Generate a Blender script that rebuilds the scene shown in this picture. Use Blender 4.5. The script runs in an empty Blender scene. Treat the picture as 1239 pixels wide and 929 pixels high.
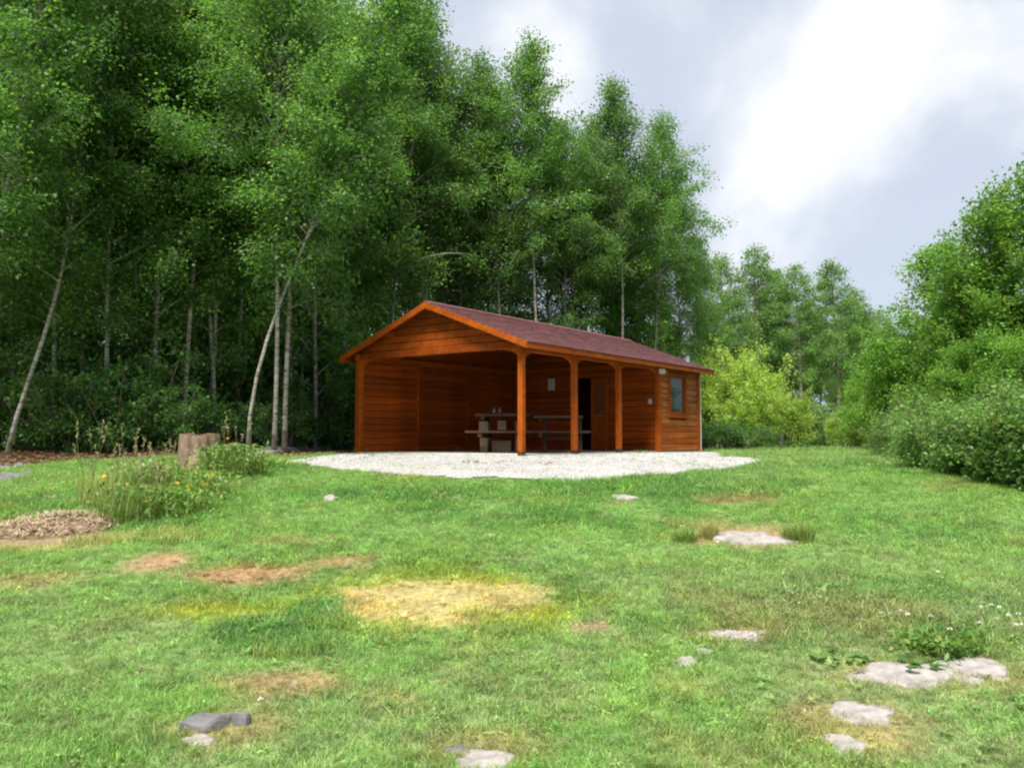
import bpy, math, random
import numpy as np
from mathutils import Vector, Matrix, noise as mnoise

# ------------------------------------------------------------------ camera, sky, sun, exposure
scn = bpy.context.scene
COL = scn.collection
F_PX, CX, CY, PITCH, CAMZ = 1020.0, 619.5, 464.5, 0.064, 0.366
cam_d = bpy.data.cameras.new('camera')
cam = bpy.data.objects.new('camera', cam_d)
COL.objects.link(cam)
cam.location = (0, 0, CAMZ)
cam.rotation_euler = (math.pi / 2 + PITCH, 0, 0)
cam_d.sensor_width = 36.0
cam_d.lens = 36.0 * F_PX / 1239.0
cam_d.clip_start = 0.05
cam_d.clip_end = 2000
scn.camera = cam

SUN_EL, SUN_AZ = math.radians(60), math.radians(-158)      # azimuth measured from +Y towards +X
world = bpy.data.worlds.new('World')
scn.world = world
world.use_nodes = True
wn, wl = world.node_tree.nodes, world.node_tree.links
wn.clear()


def N(nt, typ, **kw):
    n = nt.nodes.new(typ)
    for k, v in kw.items():
        if k == 'inp':
            for i, val in v.items():
                n.inputs[i].default_value = val
        else:
            setattr(n, k, v)
    return n


wt = world.node_tree
w_out = N(wt, 'ShaderNodeOutputWorld')
w_bg = N(wt, 'ShaderNodeBackground', inp={'Strength': 0.1})
w_sky = N(wt, 'ShaderNodeTexSky', sky_type='NISHITA', sun_disc=False, sun_elevation=SUN_EL, sun_rotation=SUN_AZ)
w_tc = N(wt, 'ShaderNodeTexCoord')
w_map = N(wt, 'ShaderNodeMapping', inp={'Location': (-13.26, 9.83, 15.88)})
w_n1 = N(wt, 'ShaderNodeTexNoise', inp={'Scale': 2.6, 'Detail': 7.0, 'Roughness': 0.52, 'Distortion': 0.25})
w_r1 = N(wt, 'ShaderNodeValToRGB')
e = w_r1.color_ramp.elements
e[0].position, e[0].color = 0.50, (3.0, 3.28, 3.85, 1)
e[1].position, e[1].color = 0.71, (5.0, 5.05, 5.1, 1)
w_r1.color_ramp.interpolation = 'EASE'
# a broad bright region put into the cloud colour, ahead and right of centre
w_dot = N(wt, 'ShaderNodeVectorMath', operation='DOT_PRODUCT')
w_dot.inputs[1].default_value = Vector((0.30, 0.86, 0.40)).normalized()
w_mr = N(wt, 'ShaderNodeMapRange', inp={'From Min': 0.90, 'From Max': 1.0, 'To Min': 0.0, 'To Max': 0.03})
w_add = N(wt, 'ShaderNodeMath', operation='ADD')
w_mix = N(wt, 'ShaderNodeMix', data_type='RGBA', inp={'Factor': 0.93})
wl.new(w_tc.outputs['Generated'], w_map.inputs['Vector'])
wl.new(w_map.outputs['Vector'], w_n1.inputs['Vector'])
wl.new(w_tc.outputs['Generated'], w_dot.inputs[0])
wl.new(w_dot.outputs['Value'], w_mr.inputs['Value'])
wl.new(w_n1.outputs['Fac'], w_add.inputs[0])
wl.new(w_mr.outputs['Result'], w_add.inputs[1])
wl.new(w_add.outputs['Value'], w_r1.inputs['Fac'])
wl.new(w_sky.outputs['Color'], w_mix.inputs[6])
wl.new(w_r1.outputs['Color'], w_mix.inputs[7])
wl.new(w_mix.outputs[2], w_bg.inputs['Color'])
wl.new(w_bg.outputs['Background'], w_out.inputs['Surface'])

sun_d = bpy.data.lights.new('sun', 'SUN')
sun_d.energy = 3.9
sun_d.angle = math.radians(24)
sun_d.color = (1.0, 0.95, 0.86)
sun = bpy.data.objects.new('sun', sun_d)
COL.objects.link(sun)
sdir = Vector((math.sin(SUN_AZ) * math.cos(SUN_EL), math.cos(SUN_AZ) * math.cos(SUN_EL), math.sin(SUN_EL)))
sun.rotation_euler = (-sdir).to_track_quat('-Z', 'Y').to_euler()
sun.location = (0, 0, 40)

vs = scn.view_settings
vs.view_transform = 'Standard'
vs.look = 'None'
vs.gamma = 1.0
vs.use_curve_mapping = False
vs.exposure = 1.15
scn.cycles.max_bounces = 9
scn.cycles.diffuse_bounces = 6
scn.cycles.transmission_bounces = 7
scn.cycles.caustics_reflective = False
scn.cycles.caustics_refractive = False
scn.cycles.filter_width = 2.15

# ------------------------------------------------------------------ helpers
RNG = np.random.default_rng(7)
random.seed(7)


def mesh_from(name, V, Fc):
    me = bpy.data.meshes.new(name)
    me.from_pydata([tuple(v) for v in V], [], [tuple(f) for f in Fc])
    me.update()
    return me


def mesh_np(name, V, Q):
    """V (n,3), Q (m,k) all faces with k corners."""
    me = bpy.data.meshes.new(name)
    V = np.asarray(V, np.float32)
    Q = np.asarray(Q, np.int32)
    m, k = Q.shape
    me.vertices.add(len(V))
    me.vertices.foreach_set('co', V.ravel())
    me.loops.add(m * k)
    me.loops.foreach_set('vertex_index', Q.ravel())
    me.polygons.add(m)
    me.polygons.foreach_set('loop_start', np.arange(0, m * k, k, dtype=np.int32))
    me.polygons.foreach_set('loop_total', np.full(m, k, np.int32))
    me.update(calc_edges=True)
    return me


def link(name, data, mat=None, parent=None, loc=None, kind=None):
    o = bpy.data.objects.new(name, data)
    COL.objects.link(o)
    if mat is not None and data is not None and not data.materials:
        data.materials.append(mat)
    if parent is not None:
        o.parent = parent
    if loc is not None:
        o.location = loc
    if kind:
        o['kind'] = kind
    return o


def thing(name, label, cat, loc=(0, 0, 0), rz=0.0, group=None, data=None, mat=None):
    o = link(name, data, mat)
    o.location = loc
    o.rotation_euler = (0, 0, rz)
    o['label'] = label
    o['category'] = cat
    if group:
        o['group'] = group
    return o


class MB:
    def __init__(s):
        s.V, s.F = [], []

    def add(s, V, F):
        b = len(s.V)
        s.V += [tuple(v) for v in V]
        s.F += [tuple(i + b for i in f) for f in F]
        return s

    def box(s, a, b, M=None):
        (x0, y0, z0), (x1, y1, z1) = a, b
        V = [Vector(p) for p in ((x0, y0, z0), (x1, y0, z0), (x1, y1, z0), (x0, y1, z0), (x0, y0, z1), (x1, y0, z1), (x1, y1, z1), (x0, y1, z1))]
        if M is not None:
            V = [M @ v for v in V]
        return s.add(V, [(0, 3, 2, 1), (4, 5, 6, 7), (0, 1, 5, 4), (1, 2, 6, 5), (2, 3, 7, 6), (3, 0, 4, 7)])

    def bar(s, p, q, w, h, c=0.012, up=(0, 0, 1)):
        """chamfered bar from p to q, w sideways, h along up."""
        p, q, up = Vector(p), Vector(q), Vector(up)
        d = (q - p).normalized()
        sd = d.cross(up).normalized()
        u = sd.cross(d).normalized()
        w, h = w / 2, h / 2
        prof = [(-w + c, -h), (w - c, -h), (w, -h + c), (w, h - c), (w - c, h), (-w + c, h), (-w, h - c), (-w, -h + c)]
        V = [p + sd * a + u * b for a, b in prof] + [q + sd * a + u * b for a, b in prof]
        F = [(i, (i + 1) % 8, 8 + (i + 1) % 8, 8 + i) for i in range(8)] + [tuple(range(7, -1, -1)), tuple(range(8, 16))]
        return s.add(V, F)

    def prism(s, poly, a, b, axis):
        """polygon in the plane normal to axis (0 x, 1 y), extruded from a to b; poly = [(s, z)]"""
        n = len(poly)
        mk = (lambda t, p: (t, p[0], p[1])) if axis == 0 else (lambda t, p: (p[0], t, p[1]))
        V = [mk(a, p) for p in poly] + [mk(b, p) for p in poly]
        F = [(i, (i + 1) % n, n + (i + 1) % n, n + i) for i in range(n)] + [tuple(range(n - 1, -1, -1)), tuple(range(n, 2 * n))]
        return s.add(V, F)

    def tube(s, pts, rad, n=6, cap=True):
        pts = [Vector(p) for p in pts]
        V, F = [], []
        prev = None
        for i, p in enumerate(pts):
            d = (pts[min(i + 1, len(pts) - 1)] - pts[max(i - 1, 0)]).normalized()
            a = Vector((1, 0, 0)) if prev is None else prev
            if abs(d.dot(a)) > 0.95:
                a = Vector((0, 1, 0))
            sd = (a - d * a.dot(d)).normalized()
            prev = sd
            u = d.cross(sd)
            r = rad[i] if hasattr(rad, '__len__') else rad
            for k in range(n):
                t = 2 * math.pi * k / n
                V.append(p + sd * (r * math.cos(t)) + u * (r * math.sin(t)))
        for i in range(len(pts) - 1):
            for k in range(n):
                F.append((i * n + k, i * n + (k + 1) % n, (i + 1) * n + (k + 1) % n, (i + 1) * n + k))
        if cap:
            F.append(tuple(range(n - 1, -1, -1)))
            F.append(tuple(range((len(pts) - 1) * n, len(pts) * n)))
        return s.add(V, F)

    def mesh(s, name, smooth=False):
        me = mesh_from(name, s.V, s.F)
        if smooth:
            me.polygons.foreach_set('use_smooth', [True] * len(me.polygons))
        return me

    def build(s, name, mat, parent=None, smooth=False, kind=None):
        return link(name, s.mesh(name, smooth), mat, parent, kind=kind)


# value noise on numpy arrays
_H = np.random.default_rng(11).random((256, 256))


def vnoise(x, y, s=1.0, o=0.0):
    x = np.asarray(x, float) * s + 37.3 + o
    y = np.asarray(y, float) * s + 91.7 + o * 1.7
    xi, yi = np.floor(x).astype(int), np.floor(y).astype(int)
    fx, fy = x - xi, y - yi
    fx, fy = fx * fx * (3 - 2 * fx), fy * fy * (3 - 2 * fy)
    g = lambda a, b: _H[a % 256, b % 256]
    return (g(xi, yi) * (1 - fx) + g(xi + 1, yi) * fx) * (1 - fy) + (g(xi, yi + 1) * (1 - fx) + g(xi + 1, yi + 1) * fx) * fy


def fbm(x, y, s=1.0, o=0.0, n=4):
    t, a, z = 0.0, 0.5, 0.0
    for k in range(n):
        t = t + a * vnoise(x, y, s * 2 ** k, o + 13 * k)
        z += a
        a *= 0.55
    return t / z


def sstep(a, b, x):
    t = np.clip((np.asarray(x, float) - a) / (b - a), 0, 1)
    return t * t * (3 - 2 * t)


# ------------------------------------------------------------------ the lie of the land
_PY = np.array([-60, -8, 0, 4, 6.5, 9, 11, 13, 15, 17, 20, 30, 60, 120, 600], float)
_PZ = np.array([-1.9, -1.45, -1.22, -1.17, -0.97, -0.69, -0.46, -0.245, -0.085, -0.012, -0.01, -0.10, -0.4, -0.8, -2.0])
_yy = np.arange(-60, 600, 0.25)
_zz = np.interp(_yy, _PY, _PZ)
_k = np.hanning(9); _k /= _k.sum()
_zz = np.convolve(np.pad(_zz, 4, mode='edge'), _k, 'valid')


def ground_z(x, y):
    x, y = np.asarray(x, float), np.asarray(y, float)
    z = np.interp(y, _yy, _zz)
    calm = 1 - sstep(14.0, 15.5, y) * sstep(-6, -4.5, x) * (1 - sstep(6, 7.5, x)) * (1 - sstep(24, 26, y))
    z = z + (fbm(x, y, 0.45, 3, 3) - 0.5) * 0.13 * calm + (vnoise(x, y, 2.2, 5) - 0.5) * 0.028 * calm
    z = z + 0.12 * sstep(15, 19, y) * sstep(-4.5, -7.5, x) + 0.25 * sstep(26, 40, y) * sstep(4, -4, x)
    return z


def gz(x, y):
    return float(ground_z(x, y))


_cp, _sp = math.cos(PITCH), math.sin(PITCH)


def G(px, py):
    """where the line of sight through a photograph pixel meets the ground"""
    a, b = (px - CX) / F_PX, -(py - CY) / F_PX
    d = np.array([a, _cp - b * _sp, _sp + b * _cp])
    t = np.arange(2, 120, 0.02)
    X, Y, Z = d[0] * t, d[1] * t, CAMZ + d[2] * t
    hit = np.argmax(Z < ground_z(X, Y))
    return float(X[hit]), float(Y[hit])


def AT(px, d):
    return (px - CX) / F_PX * d, d


def inside(poly, x, y):
    x, y = np.asarray(x), np.asarray(y)
    r = np.zeros(x.shape, bool)
    n = len(poly)
    for i in range(n):
        (x0, y0), (x1, y1) = poly[i], poly[(i + 1) % n]
        c = ((y0 > y) != (y1 > y)) & (x < (x1 - x0) * (y - y0) / (y1 - y0 + 1e-12) + x0)
        r ^= c
    return r


# cabin frame
CAB = dict(x=0.193, y=17.137, yaw=0.93, W=4.754, u=(0, 1.99, 3.973, 6.059, 8.46))
_cu, _su = math.cos(CAB['yaw']), math.sin(CAB['yaw'])


def cab(u, v):
    return CAB['x'] + u * _cu - v * _su, CAB['y'] + u * _su + v * _cu


GRAVEL = [G(338, 561), G(372, 566), G(420, 571), G(470, 575), G(520, 578), G(580, 581), G(640, 583), G(700, 583), G(760, 580),
          G(815, 576), G(860, 571), G(900, 566), G(926, 561), G(912, 556), G(880, 553), cab(8.6, -0.5), cab(8.9, 5.2), cab(-0.2, 5.3), G(395, 552)]
FOREST = [G(-60, 569), G(0, 567), G(60, 561), G(120, 557), G(200, 553), G(300, 549), G(345, 554), G(392, 551), cab(0, 5.2), cab(8.6, 5.2), cab(8.6, -0.3),
          AT(850, 27), AT(930, 30), AT(985, 38), AT(1010, 60), (70, 75), (70, 200), (-90, 200), (-90, 17), G(-400, 575)]


def forest_mask(x, y):
    return inside(FOREST, x, y)


# bare and dry patches of the lawn: (pixel centre, half width px, half height px, kind, strength)
PATCH = [(520, 730, 170, 42, 'lime', .85), (490, 732, 100, 30, 'straw', 1.0), (580, 722, 105, 17, 'straw', 1.0), (530, 750, 60, 17, 'straw', .95), (640, 717, 55, 11, 'straw', .9), (265, 742, 60, 10, 'lime', .8), (540, 694, 90, 7, 'lime', .6), (430, 770, 60, 6, 'lime', .4),
         (190, 680, 34, 14, 'rust', .95), (290, 697, 90, 13, 'rust', .95), (415, 682, 44, 11, 'rust', .9), (345, 826, 75, 17, 'rust', .75),
         (470, 845, 45, 9, 'rust', .45), (35, 705, 60, 11, 'rust', .5), (90, 655, 120, 13, 'straw', .55), (350, 655, 60, 7, 'rust', .35), (890, 605, 50, 7, 'rust', .55),
         (70, 645, 75, 14, 'soil', .8), (20, 640, 45, 10, 'rust', .7), (902, 650, 72, 16, 'rust', 1.0), (712, 760, 34, 9, 'soil', 1.0), (1030, 880, 90, 40, 'rust', .5), (890, 768, 60, 14, 'rust', .6), (1120, 815, 130, 30, 'rust', .45),
         (260, 885, 70, 25, 'rust', .5), (590, 912, 90, 25, 'rust', .5), (1125, 800, 60, 22, 'lush', .7), (1140, 775, 45, 16, 'lush', .9), (390, 740, 30, 20, 'lush', 1.0), (330, 770, 75, 22, 'lush', .7), (410, 778, 60, 16, 'lush', .6), (690, 720, 40, 20, 'lush', .6),
         (560, 690, 180, 8, 'lush', .6), (480, 600, 140, 9, 'lush', .8), (700, 625, 120, 10, 'lush', .5), (180, 590, 90, 12, 'lush', .5), (130, 915, 90, 20, 'lush', .4), (1125, 640, 100, 20, 'lush', .4), (1060, 905, 30, 14, 'straw', .5), (820, 830, 40, 10, 'rust', .4)]
PW = []
for (px, py, wx, hy, kd, st) in PATCH:
    c = G(px, py)
    a, b = G(px, py - hy), G(px, py + hy)
    PW.append((c[0], (a[1] + b[1]) / 2, wx / F_PX * c[1], max(0.1, abs(a[1] - b[1]) / 2), kd, st))


def lawn_colour(x, y, jitter=None):
    """true colour of the turf, dry patches included, and how long the grass stands"""
    x, y = np.asarray(x, float), np.asarray(y, float)
    C = lambda r, g, b: np.array([r, g, b])
    n1, n2, n3 = fbm(x, y, 0.55, 21, 4), fbm(x, y, 1.7, 47, 4), fbm(x, y, 0.22, 77, 3)
    green, mid, lime, olive = C(.135, .295, .064), C(.20, .36, .09), C(.25, .40, .080), C(.255, .345, .135)
    mixc = lambda a, b, t: a * (1 - t)[..., None] + b * t[..., None]
    base = mixc(np.broadcast_to(mid, x.shape + (3,)), green, sstep(.46, .66, n1))
    base = mixc(base, lime, sstep(.50, .74, n2) * .6)
    near = 1 - sstep(5.5, 9.0, y)
    base = mixc(base, olive, np.clip(sstep(.50, .74, n3) * .35 + sstep(.48, .62, fbm(x, y, 1.1, 5, 4)) * near * .5, 0, .7))
    base = mixc(base, C(.33, .235, .10), sstep(.60, .76, fbm(x, y, 0.9, 135, 4)) * .3)
    ln = 0.75 + 0.75 * (n2 - .5) + 0.5 * sstep(.5, .7, n1)
    kinds = {'straw': C(.50, .43, .165), 'rust': C(.40, .25, .125), 'lime': C(.38, .42, .03), 'soil': C(.30, .20, .12), 'lush': C(.115, .275, .062)}
    for (cx, cy, rx, ry, kd, st) in PW:
        wob = (fbm(x, y, 1.4, 300 + cx, 4) - .5) * 1.1 + (vnoise(x, y, 8, 4) - .5) * .45
        r = np.sqrt(((x - cx) / rx) ** 2 + ((y - cy) / ry) ** 2) + wob
        soft = .25 if kd in ('straw', 'soil') else .6
        t = st * (1 - sstep(1 - soft, 1 + soft * .5, r))
        base = mixc(base, kinds[kd] * (0.8 + .4 * vnoise(x, y, 6, cx)[..., None]), t)
        ln = ln * (1 - t * {'straw': .35, 'rust': .55, 'lime': 0, 'soil': .95, 'lush': -0.5}[kd])
    return np.clip(base, 0, 1), ln


# ------------------------------------------------------------------ materials
def new_mat(name):
    m = bpy.data.materials.new(name)
    m.use_nodes = True
    nt = m.node_tree
    b = nt.nodes['Principled BSDF']
    return m, nt, b


def wood_mat(name, c0, c1, scale=(1.2, 22, 22), rough=.62, var=.22, grey=None):
    m, nt, b = new_mat(name)
    tc = N(nt, 'ShaderNodeTexCoord')
    oi = N(nt, 'ShaderNodeObjectInfo')
    mp = N(nt, 'ShaderNodeMapping', inp={'Scale': scale})
    add = N(nt, 'ShaderNodeVectorMath', operation='ADD')
    mul = N(nt, 'ShaderNodeVectorMath', operation='SCALE', inp={'Scale': 40.0})
    cmb = N(nt, 'ShaderNodeCombineXYZ')
    for i in range(3):
        nt.links.new(oi.outputs['Random'], cmb.inputs[i])
    nt.links.new(cmb.outputs[0], mul.inputs[0])
    nt.links.new(tc.outputs['Object'], mp.inputs['Vector'])
    nt.links.new(mp.outputs[0], add.inputs[0])
    nt.links.new(mul.outputs[0], add.inputs[1])
    nz = N(nt, 'ShaderNodeTexNoise', inp={'Scale': 1.0, 'Detail': 6.0, 'Roughness': .6, 'Distortion': .6})
    nt.links.new(add.outputs[0], nz.inputs['Vector'])
    rp = N(nt, 'ShaderNodeValToRGB')
    rp.color_ramp.elements[0].position, rp.color_ramp.elements[0].color = .3, (*c0, 1)
    rp.color_ramp.elements[1].position, rp.color_ramp.elements[1].color = .72, (*c1, 1)
    nt.links.new(nz.outputs['Fac'], rp.inputs['Fac'])
    mr = N(nt, 'ShaderNodeMapRange', inp={'To Min': 1 - var, 'To Max': 1 + var})
    nt.links.new(oi.outputs['Random'], mr.inputs['Value'])
    sc = N(nt, 'ShaderNodeVectorMath', operation='SCALE')
    nt.links.new(rp.outputs['Color'], sc.inputs[0])
    nt.links.new(mr.outputs[0], sc.inputs['Scale'])
    out = sc.outputs[0]
    # weathered streaks and knots
    n2 = N(nt, 'ShaderNodeTexNoise', inp={'Scale': 3.1, 'Detail': 3.0, 'Roughness': .7})
    nt.links.new(tc.outputs['Object'], n2.inputs['Vector'])
    r2 = N(nt, 'ShaderNodeValToRGB')
    r2.color_ramp.elements[0].position, r2.color_ramp.elements[0].color = .36, (.66, .60, .52, 1)
    r2.color_ramp.elements[1].position, r2.color_ramp.elements[1].color = .66, (1.08, 1.06, 1.04, 1)
    nt.links.new(n2.outputs['Fac'], r2.inputs['Fac'])
    m2 = N(nt, 'ShaderNodeMix', data_type='RGBA', blend_type='MULTIPLY', inp={'Factor': .8})
    nt.links.new(out, m2.inputs[6])
    nt.links.new(r2.outputs['Color'], m2.inputs[7])
    out = m2.outputs[2]
    if grey:
        m3 = N(nt, 'ShaderNodeMix', data_type='RGBA', inp={7: (*grey, 1)})
        r3 = N(nt, 'ShaderNodeMapRange', inp={'From Min': .45, 'From Max': .75, 'To Max': .75})
        n3 = N(nt, 'ShaderNodeTexNoise', inp={'Scale': .5, 'Detail': 5.0})
        nt.links.new(add.outputs[0], n3.inputs['Vector'])
        nt.links.new(n3.outputs['Fac'], r3.inputs['Value'])
        nt.links.new(r3.outputs[0], m3.inputs[0])
        nt.links.new(out, m3.inputs[6])
        out = m3.outputs[2]
    nt.links.new(out, b.inputs['Base Color'])
    b.inputs['Roughness'].default_value = rough
    b.inputs['Specular IOR Level'].default_value = .15
    bp = N(nt, 'ShaderNodeBump', inp={'Strength': .25, 'Distance': .01})
    nt.links.new(nz.outputs['Fac'], bp.inputs['Height'])
    nt.links.new(bp.outputs[0], b.inputs['Normal'])
    return m


def plain_mat(name, c, rough=.6, metal=0.0, nscale=8.0, var=.25, detail=5.0, bump=0.0, coord='Object'):
    m, nt, b = new_mat(name)
    tc = N(nt, 'ShaderNodeTexCoord')
    nz = N(nt, 'ShaderNodeTexNoise', inp={'Scale': nscale, 'Detail': detail, 'Roughness': .6})
    nt.links.new(tc.outputs[coord], nz.inputs['Vector'])
    rp = N(nt, 'ShaderNodeValToRGB')
    rp.color_ramp.elements[0].position, rp.color_ramp.elements[0].color = .3, tuple(v * (1 - var) for v in c) + (1,)
    rp.color_ramp.elements[1].position, rp.color_ramp.elements[1].color = .7, tuple(min(1, v * (1 + var)) for v in c) + (1,)
    nt.links.new(nz.outputs['Fac'], rp.inputs['Fac'])
    nt.links.new(rp.outputs['Color'], b.inputs['Base Color'])
    b.inputs['Roughness'].default_value = rough
    b.inputs['Metallic'].default_value = metal
    if bump:
        bp = N(nt, 'ShaderNodeBump', inp={'Strength': .6, 'Distance': bump})
        nt.links.new(nz.outputs['Fac'], bp.inputs['Height'])
        nt.links.new(bp.outputs[0], b.inputs['Normal'])
    return m


def leaf_mat(name, stops, trans=.52, rough=.45, attr='tint', instancer_col=False, ovar=.16):
    """thin leaf: diffuse and gloss on the face, light let through to the other side"""
    m, nt, b = new_mat(name)
    if instancer_col:
        at = N(nt, 'ShaderNodeAttribute', attribute_type='INSTANCER', attribute_name='tcol')
        a2 = N(nt, 'ShaderNodeAttribute', attribute_name='tint')
        mr = N(nt, 'ShaderNodeMapRange', inp={'To Min': .65, 'To Max': 1.35})
        nt.links.new(a2.outputs['Fac'], mr.inputs['Value'])
        sc = N(nt, 'ShaderNodeVectorMath', operation='SCALE')
        nt.links.new(at.outputs['Color'], sc.inputs[0])
        nt.links.new(mr.outputs[0], sc.inputs['Scale'])
        col = sc.outputs[0]
    else:
        at = N(nt, 'ShaderNodeAttribute', attribute_name=attr)
        rp = N(nt, 'ShaderNodeValToRGB')
        els = rp.color_ramp.elements
        while len(els) < len(stops):
            els.new(.5)
        for k, (p, c) in enumerate(stops):
            els[k].position, els[k].color = p, (*c, 1)
        nt.links.new(at.outputs['Fac'], rp.inputs['Fac'])
        oi = N(nt, 'ShaderNodeObjectInfo')
        mr = N(nt, 'ShaderNodeMapRange', inp={'To Min': 1 - ovar, 'To Max': 1 + ovar})
        nt.links.new(oi.outputs['Random'], mr.inputs['Value'])
        sc = N(nt, 'ShaderNodeVectorMath', operation='SCALE')
        nt.links.new(rp.outputs['Color'], sc.inputs[0])
        nt.links.new(mr.outputs[0], sc.inputs['Scale'])
        col = sc.outputs[0]
    nt.links.new(col, b.inputs['Base Color'])
    b.inputs['Roughness'].default_value = rough
    b.inputs['Specular IOR Level'].default_value = .35
    tr = N(nt, 'ShaderNodeBsdfTranslucent')
    tint = N(nt, 'ShaderNodeMix', data_type='RGBA', blend_type='MULTIPLY', inp={0: 1.0, 7: (1.2, 1.2, .75, 1)})
    nt.links.new(col, tint.inputs[6])
    nt.links.new(tint.outputs[2], tr.inputs['Color'])
    mx = N(nt, 'ShaderNodeMixShader', inp={'Fac': trans})
    nt.links.new(b.outputs[0], mx.inputs[1])
    nt.links.new(tr.outputs[0], mx.inputs[2])
    nt.links.new(mx.outputs[0], nt.nodes['Material Output'].inputs['Surface'])
    return m


M_WOOD = wood_mat('stained_wood', (.19, .033, .0026), (.37, .081, .0055))
M_WOODL = wood_mat('weathered_stained_wood', (.27, .060, .006), (.46, .130, .014), grey=(.48, .24, .09))
M_TRIM = wood_mat('trim_wood', (.26, .050, .0035), (.44, .105, .007), var=.1)
M_BACK = plain_mat('groove_wood', (.15, .04, .008), .8)
M_OLDW = wood_mat('old_timber', (.065, .036, .023), (.135, .082, .054), rough=.8)
M_PALE = wood_mat('pale_timber', (.17, .125, .075), (.29, .22, .145), rough=.8)
M_DARKW = wood_mat('dark_timber', (.05, .026, .016), (.10, .06, .04), rough=.75)
M_SHING = plain_mat('red_felt', (.135, .050, .052), .8, nscale=9, detail=9, var=.45)
M_CONC = plain_mat('concrete', (.42, .41, .39), .9, nscale=6, bump=.01)
M_STONE = plain_mat('pale_stone', (.27, .245, .23), .85, nscale=12, var=.38, detail=9, bump=.03)
M_STONED = plain_mat('grey_stone', (.13, .125, .13), .75, nscale=7, var=.4, detail=9, bump=.03)
M_GRAV = plain_mat('white_gravel', (.34, .33, .315), .9, nscale=38, var=.38, detail=6, bump=.03)
M_WHITE = plain_mat('white_plastic', (.78, .78, .76), .4, var=.04)
M_GREYP = plain_mat('grey_plastic', (.42, .44, .46), .5, var=.05)
M_METAL = plain_mat('metal', (.55, .55, .56), .35, metal=.9, var=.1)
M_BLACK = plain_mat('black_metal', (.03, .03, .035), .5, var=.1)
M_SOIL = plain_mat('dry_soil', (.25, .185, .125), .95, nscale=14, var=.45, bump=.04)
M_STRAW = plain_mat('straw', (.42, .30, .16), .9, nscale=20, var=.35)
M_LITTERY = plain_mat('dead_turf', (.46, .345, .225), .9, nscale=9, var=.6)
M_ROOMIN = plain_mat('dark_boarding', (.10, .05, .03), .8)

m, nt, b = new_mat('window_glass')
b.inputs['Base Color'].default_value = (.015, .028, .018, 1)
b.inputs['Roughness'].default_value = .03
b.inputs['Specular IOR Level'].default_value = .3
M_GLASS = m
m, nt, b = new_mat('drinking_glass')
b.inputs['Base Color'].default_value = (.9, .95, .97, 1)
b.inputs['Roughness'].default_value = .05
b.inputs['Transmission Weight'].default_value = .85
M_JAR = m


def bark_birch():
    m, nt, b = new_mat('birch_bark')
    tc = N(nt, 'ShaderNodeTexCoord')
    mp = N(nt, 'ShaderNodeMapping', inp={'Scale': (6, 6, 16)})
    nz = N(nt, 'ShaderNodeTexNoise', inp={'Scale': 1.0, 'Detail': 5.0, 'Roughness': .65})
    nt.links.new(tc.outputs['Object'], mp.inputs[0])
    nt.links.new(mp.outputs[0], nz.inputs['Vector'])
    rp = N(nt, 'ShaderNodeValToRGB')
    rp.color_ramp.elements[0].position, rp.color_ramp.elements[0].color = .36, (.10, .085, .07, 1)
    rp.color_ramp.elements[1].position, rp.color_ramp.elements[1].color = .56, (.40, .38, .335, 1)
    nt.links.new(nz.outputs['Fac'], rp.inputs['Fac'])
    n2 = N(nt, 'ShaderNodeTexNoise', inp={'Scale': 1.1, 'Detail': 3.0})
    nt.links.new(tc.outputs['Object'], n2.inputs['Vector'])
    mx = N(nt, 'ShaderNodeMix', data_type='RGBA', blend_type='MULTIPLY', inp={0: .7})
    r2 = N(nt, 'ShaderNodeValToRGB')
    r2.color_ramp.elements[0].position, r2.color_ramp.elements[0].color = .35, (.45, .42, .36, 1)
    r2.color_ramp.elements[1].position, r2.color_ramp.elements[1].color = .6, (1, 1, 1, 1)
    nt.links.new(n2.outputs['Fac'], r2.inputs['Fac'])
    nt.links.new(rp.outputs['Color'], mx.inputs[6])
    nt.links.new(r2.outputs['Color'], mx.inputs[7])
    nt.links.new(mx.outputs[2], b.inputs['Base Color'])
    b.inputs['Roughness'].default_value = .8
    return m


M_BIRCH = bark_birch()
M_BARK = plain_mat('brown_bark', (.15, .11, .08), .9, nscale=18, var=.5, bump=.02)
M_BARKG = plain_mat('grey_bark', (.30, .26, .21), .9, nscale=14, var=.5, bump=.02)
M_LBIRCH = leaf_mat('birch_leaves', [(0, (0.056, 0.147, 0.029)), (.55, (0.110, 0.247, 0.052)), (.9, (0.194, 0.358, 0.071)), (1, (0.329, 0.428, 0.081))])
M_LBACK = leaf_mat('forest_leaves', [(0, (0.055, 0.160, 0.033)), (.6, (0.123, 0.303, 0.049)), (1, (0.235, 0.441, 0.070))])
M_LGREEN = leaf_mat('broad_leaves', [(0, (0.068, 0.173, 0.027)), (.55, (0.150, 0.323, 0.045)), (.92, (0.240, 0.420, 0.063)), (1, (0.375, 0.465, 0.090))])
M_LLIME = leaf_mat('willow_leaves', [(0, (.17, .28, .045)), (.5, (.33, .50, .085)), (1, (.50, .62, .13))])
M_LPALE = leaf_mat('pale_leaves', [(0, (.12, .24, .040)), (.5, (.24, .41, .075)), (1, (.38, .52, .11))])
M_LHEDGE = leaf_mat('bramble_leaves', [(0, (0.068, 0.158, 0.039)), (.5, (0.150, 0.285, 0.072)), (.93, (0.240, 0.375, 0.099)), (1, (.27, .33, .10))])
M_LLARCH = leaf_mat('larch_needles', [(0, (0.079, 0.176, 0.050)), (.6, (0.150, 0.290, 0.070)), (1, (0.246, 0.387, 0.097))])
M_LDARK = leaf_mat('dark_undergrowth', [(0, (0.037, 0.116, 0.031)), (.7, (0.090, 0.218, 0.046)), (1, (0.178, 0.332, 0.065))])
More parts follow.
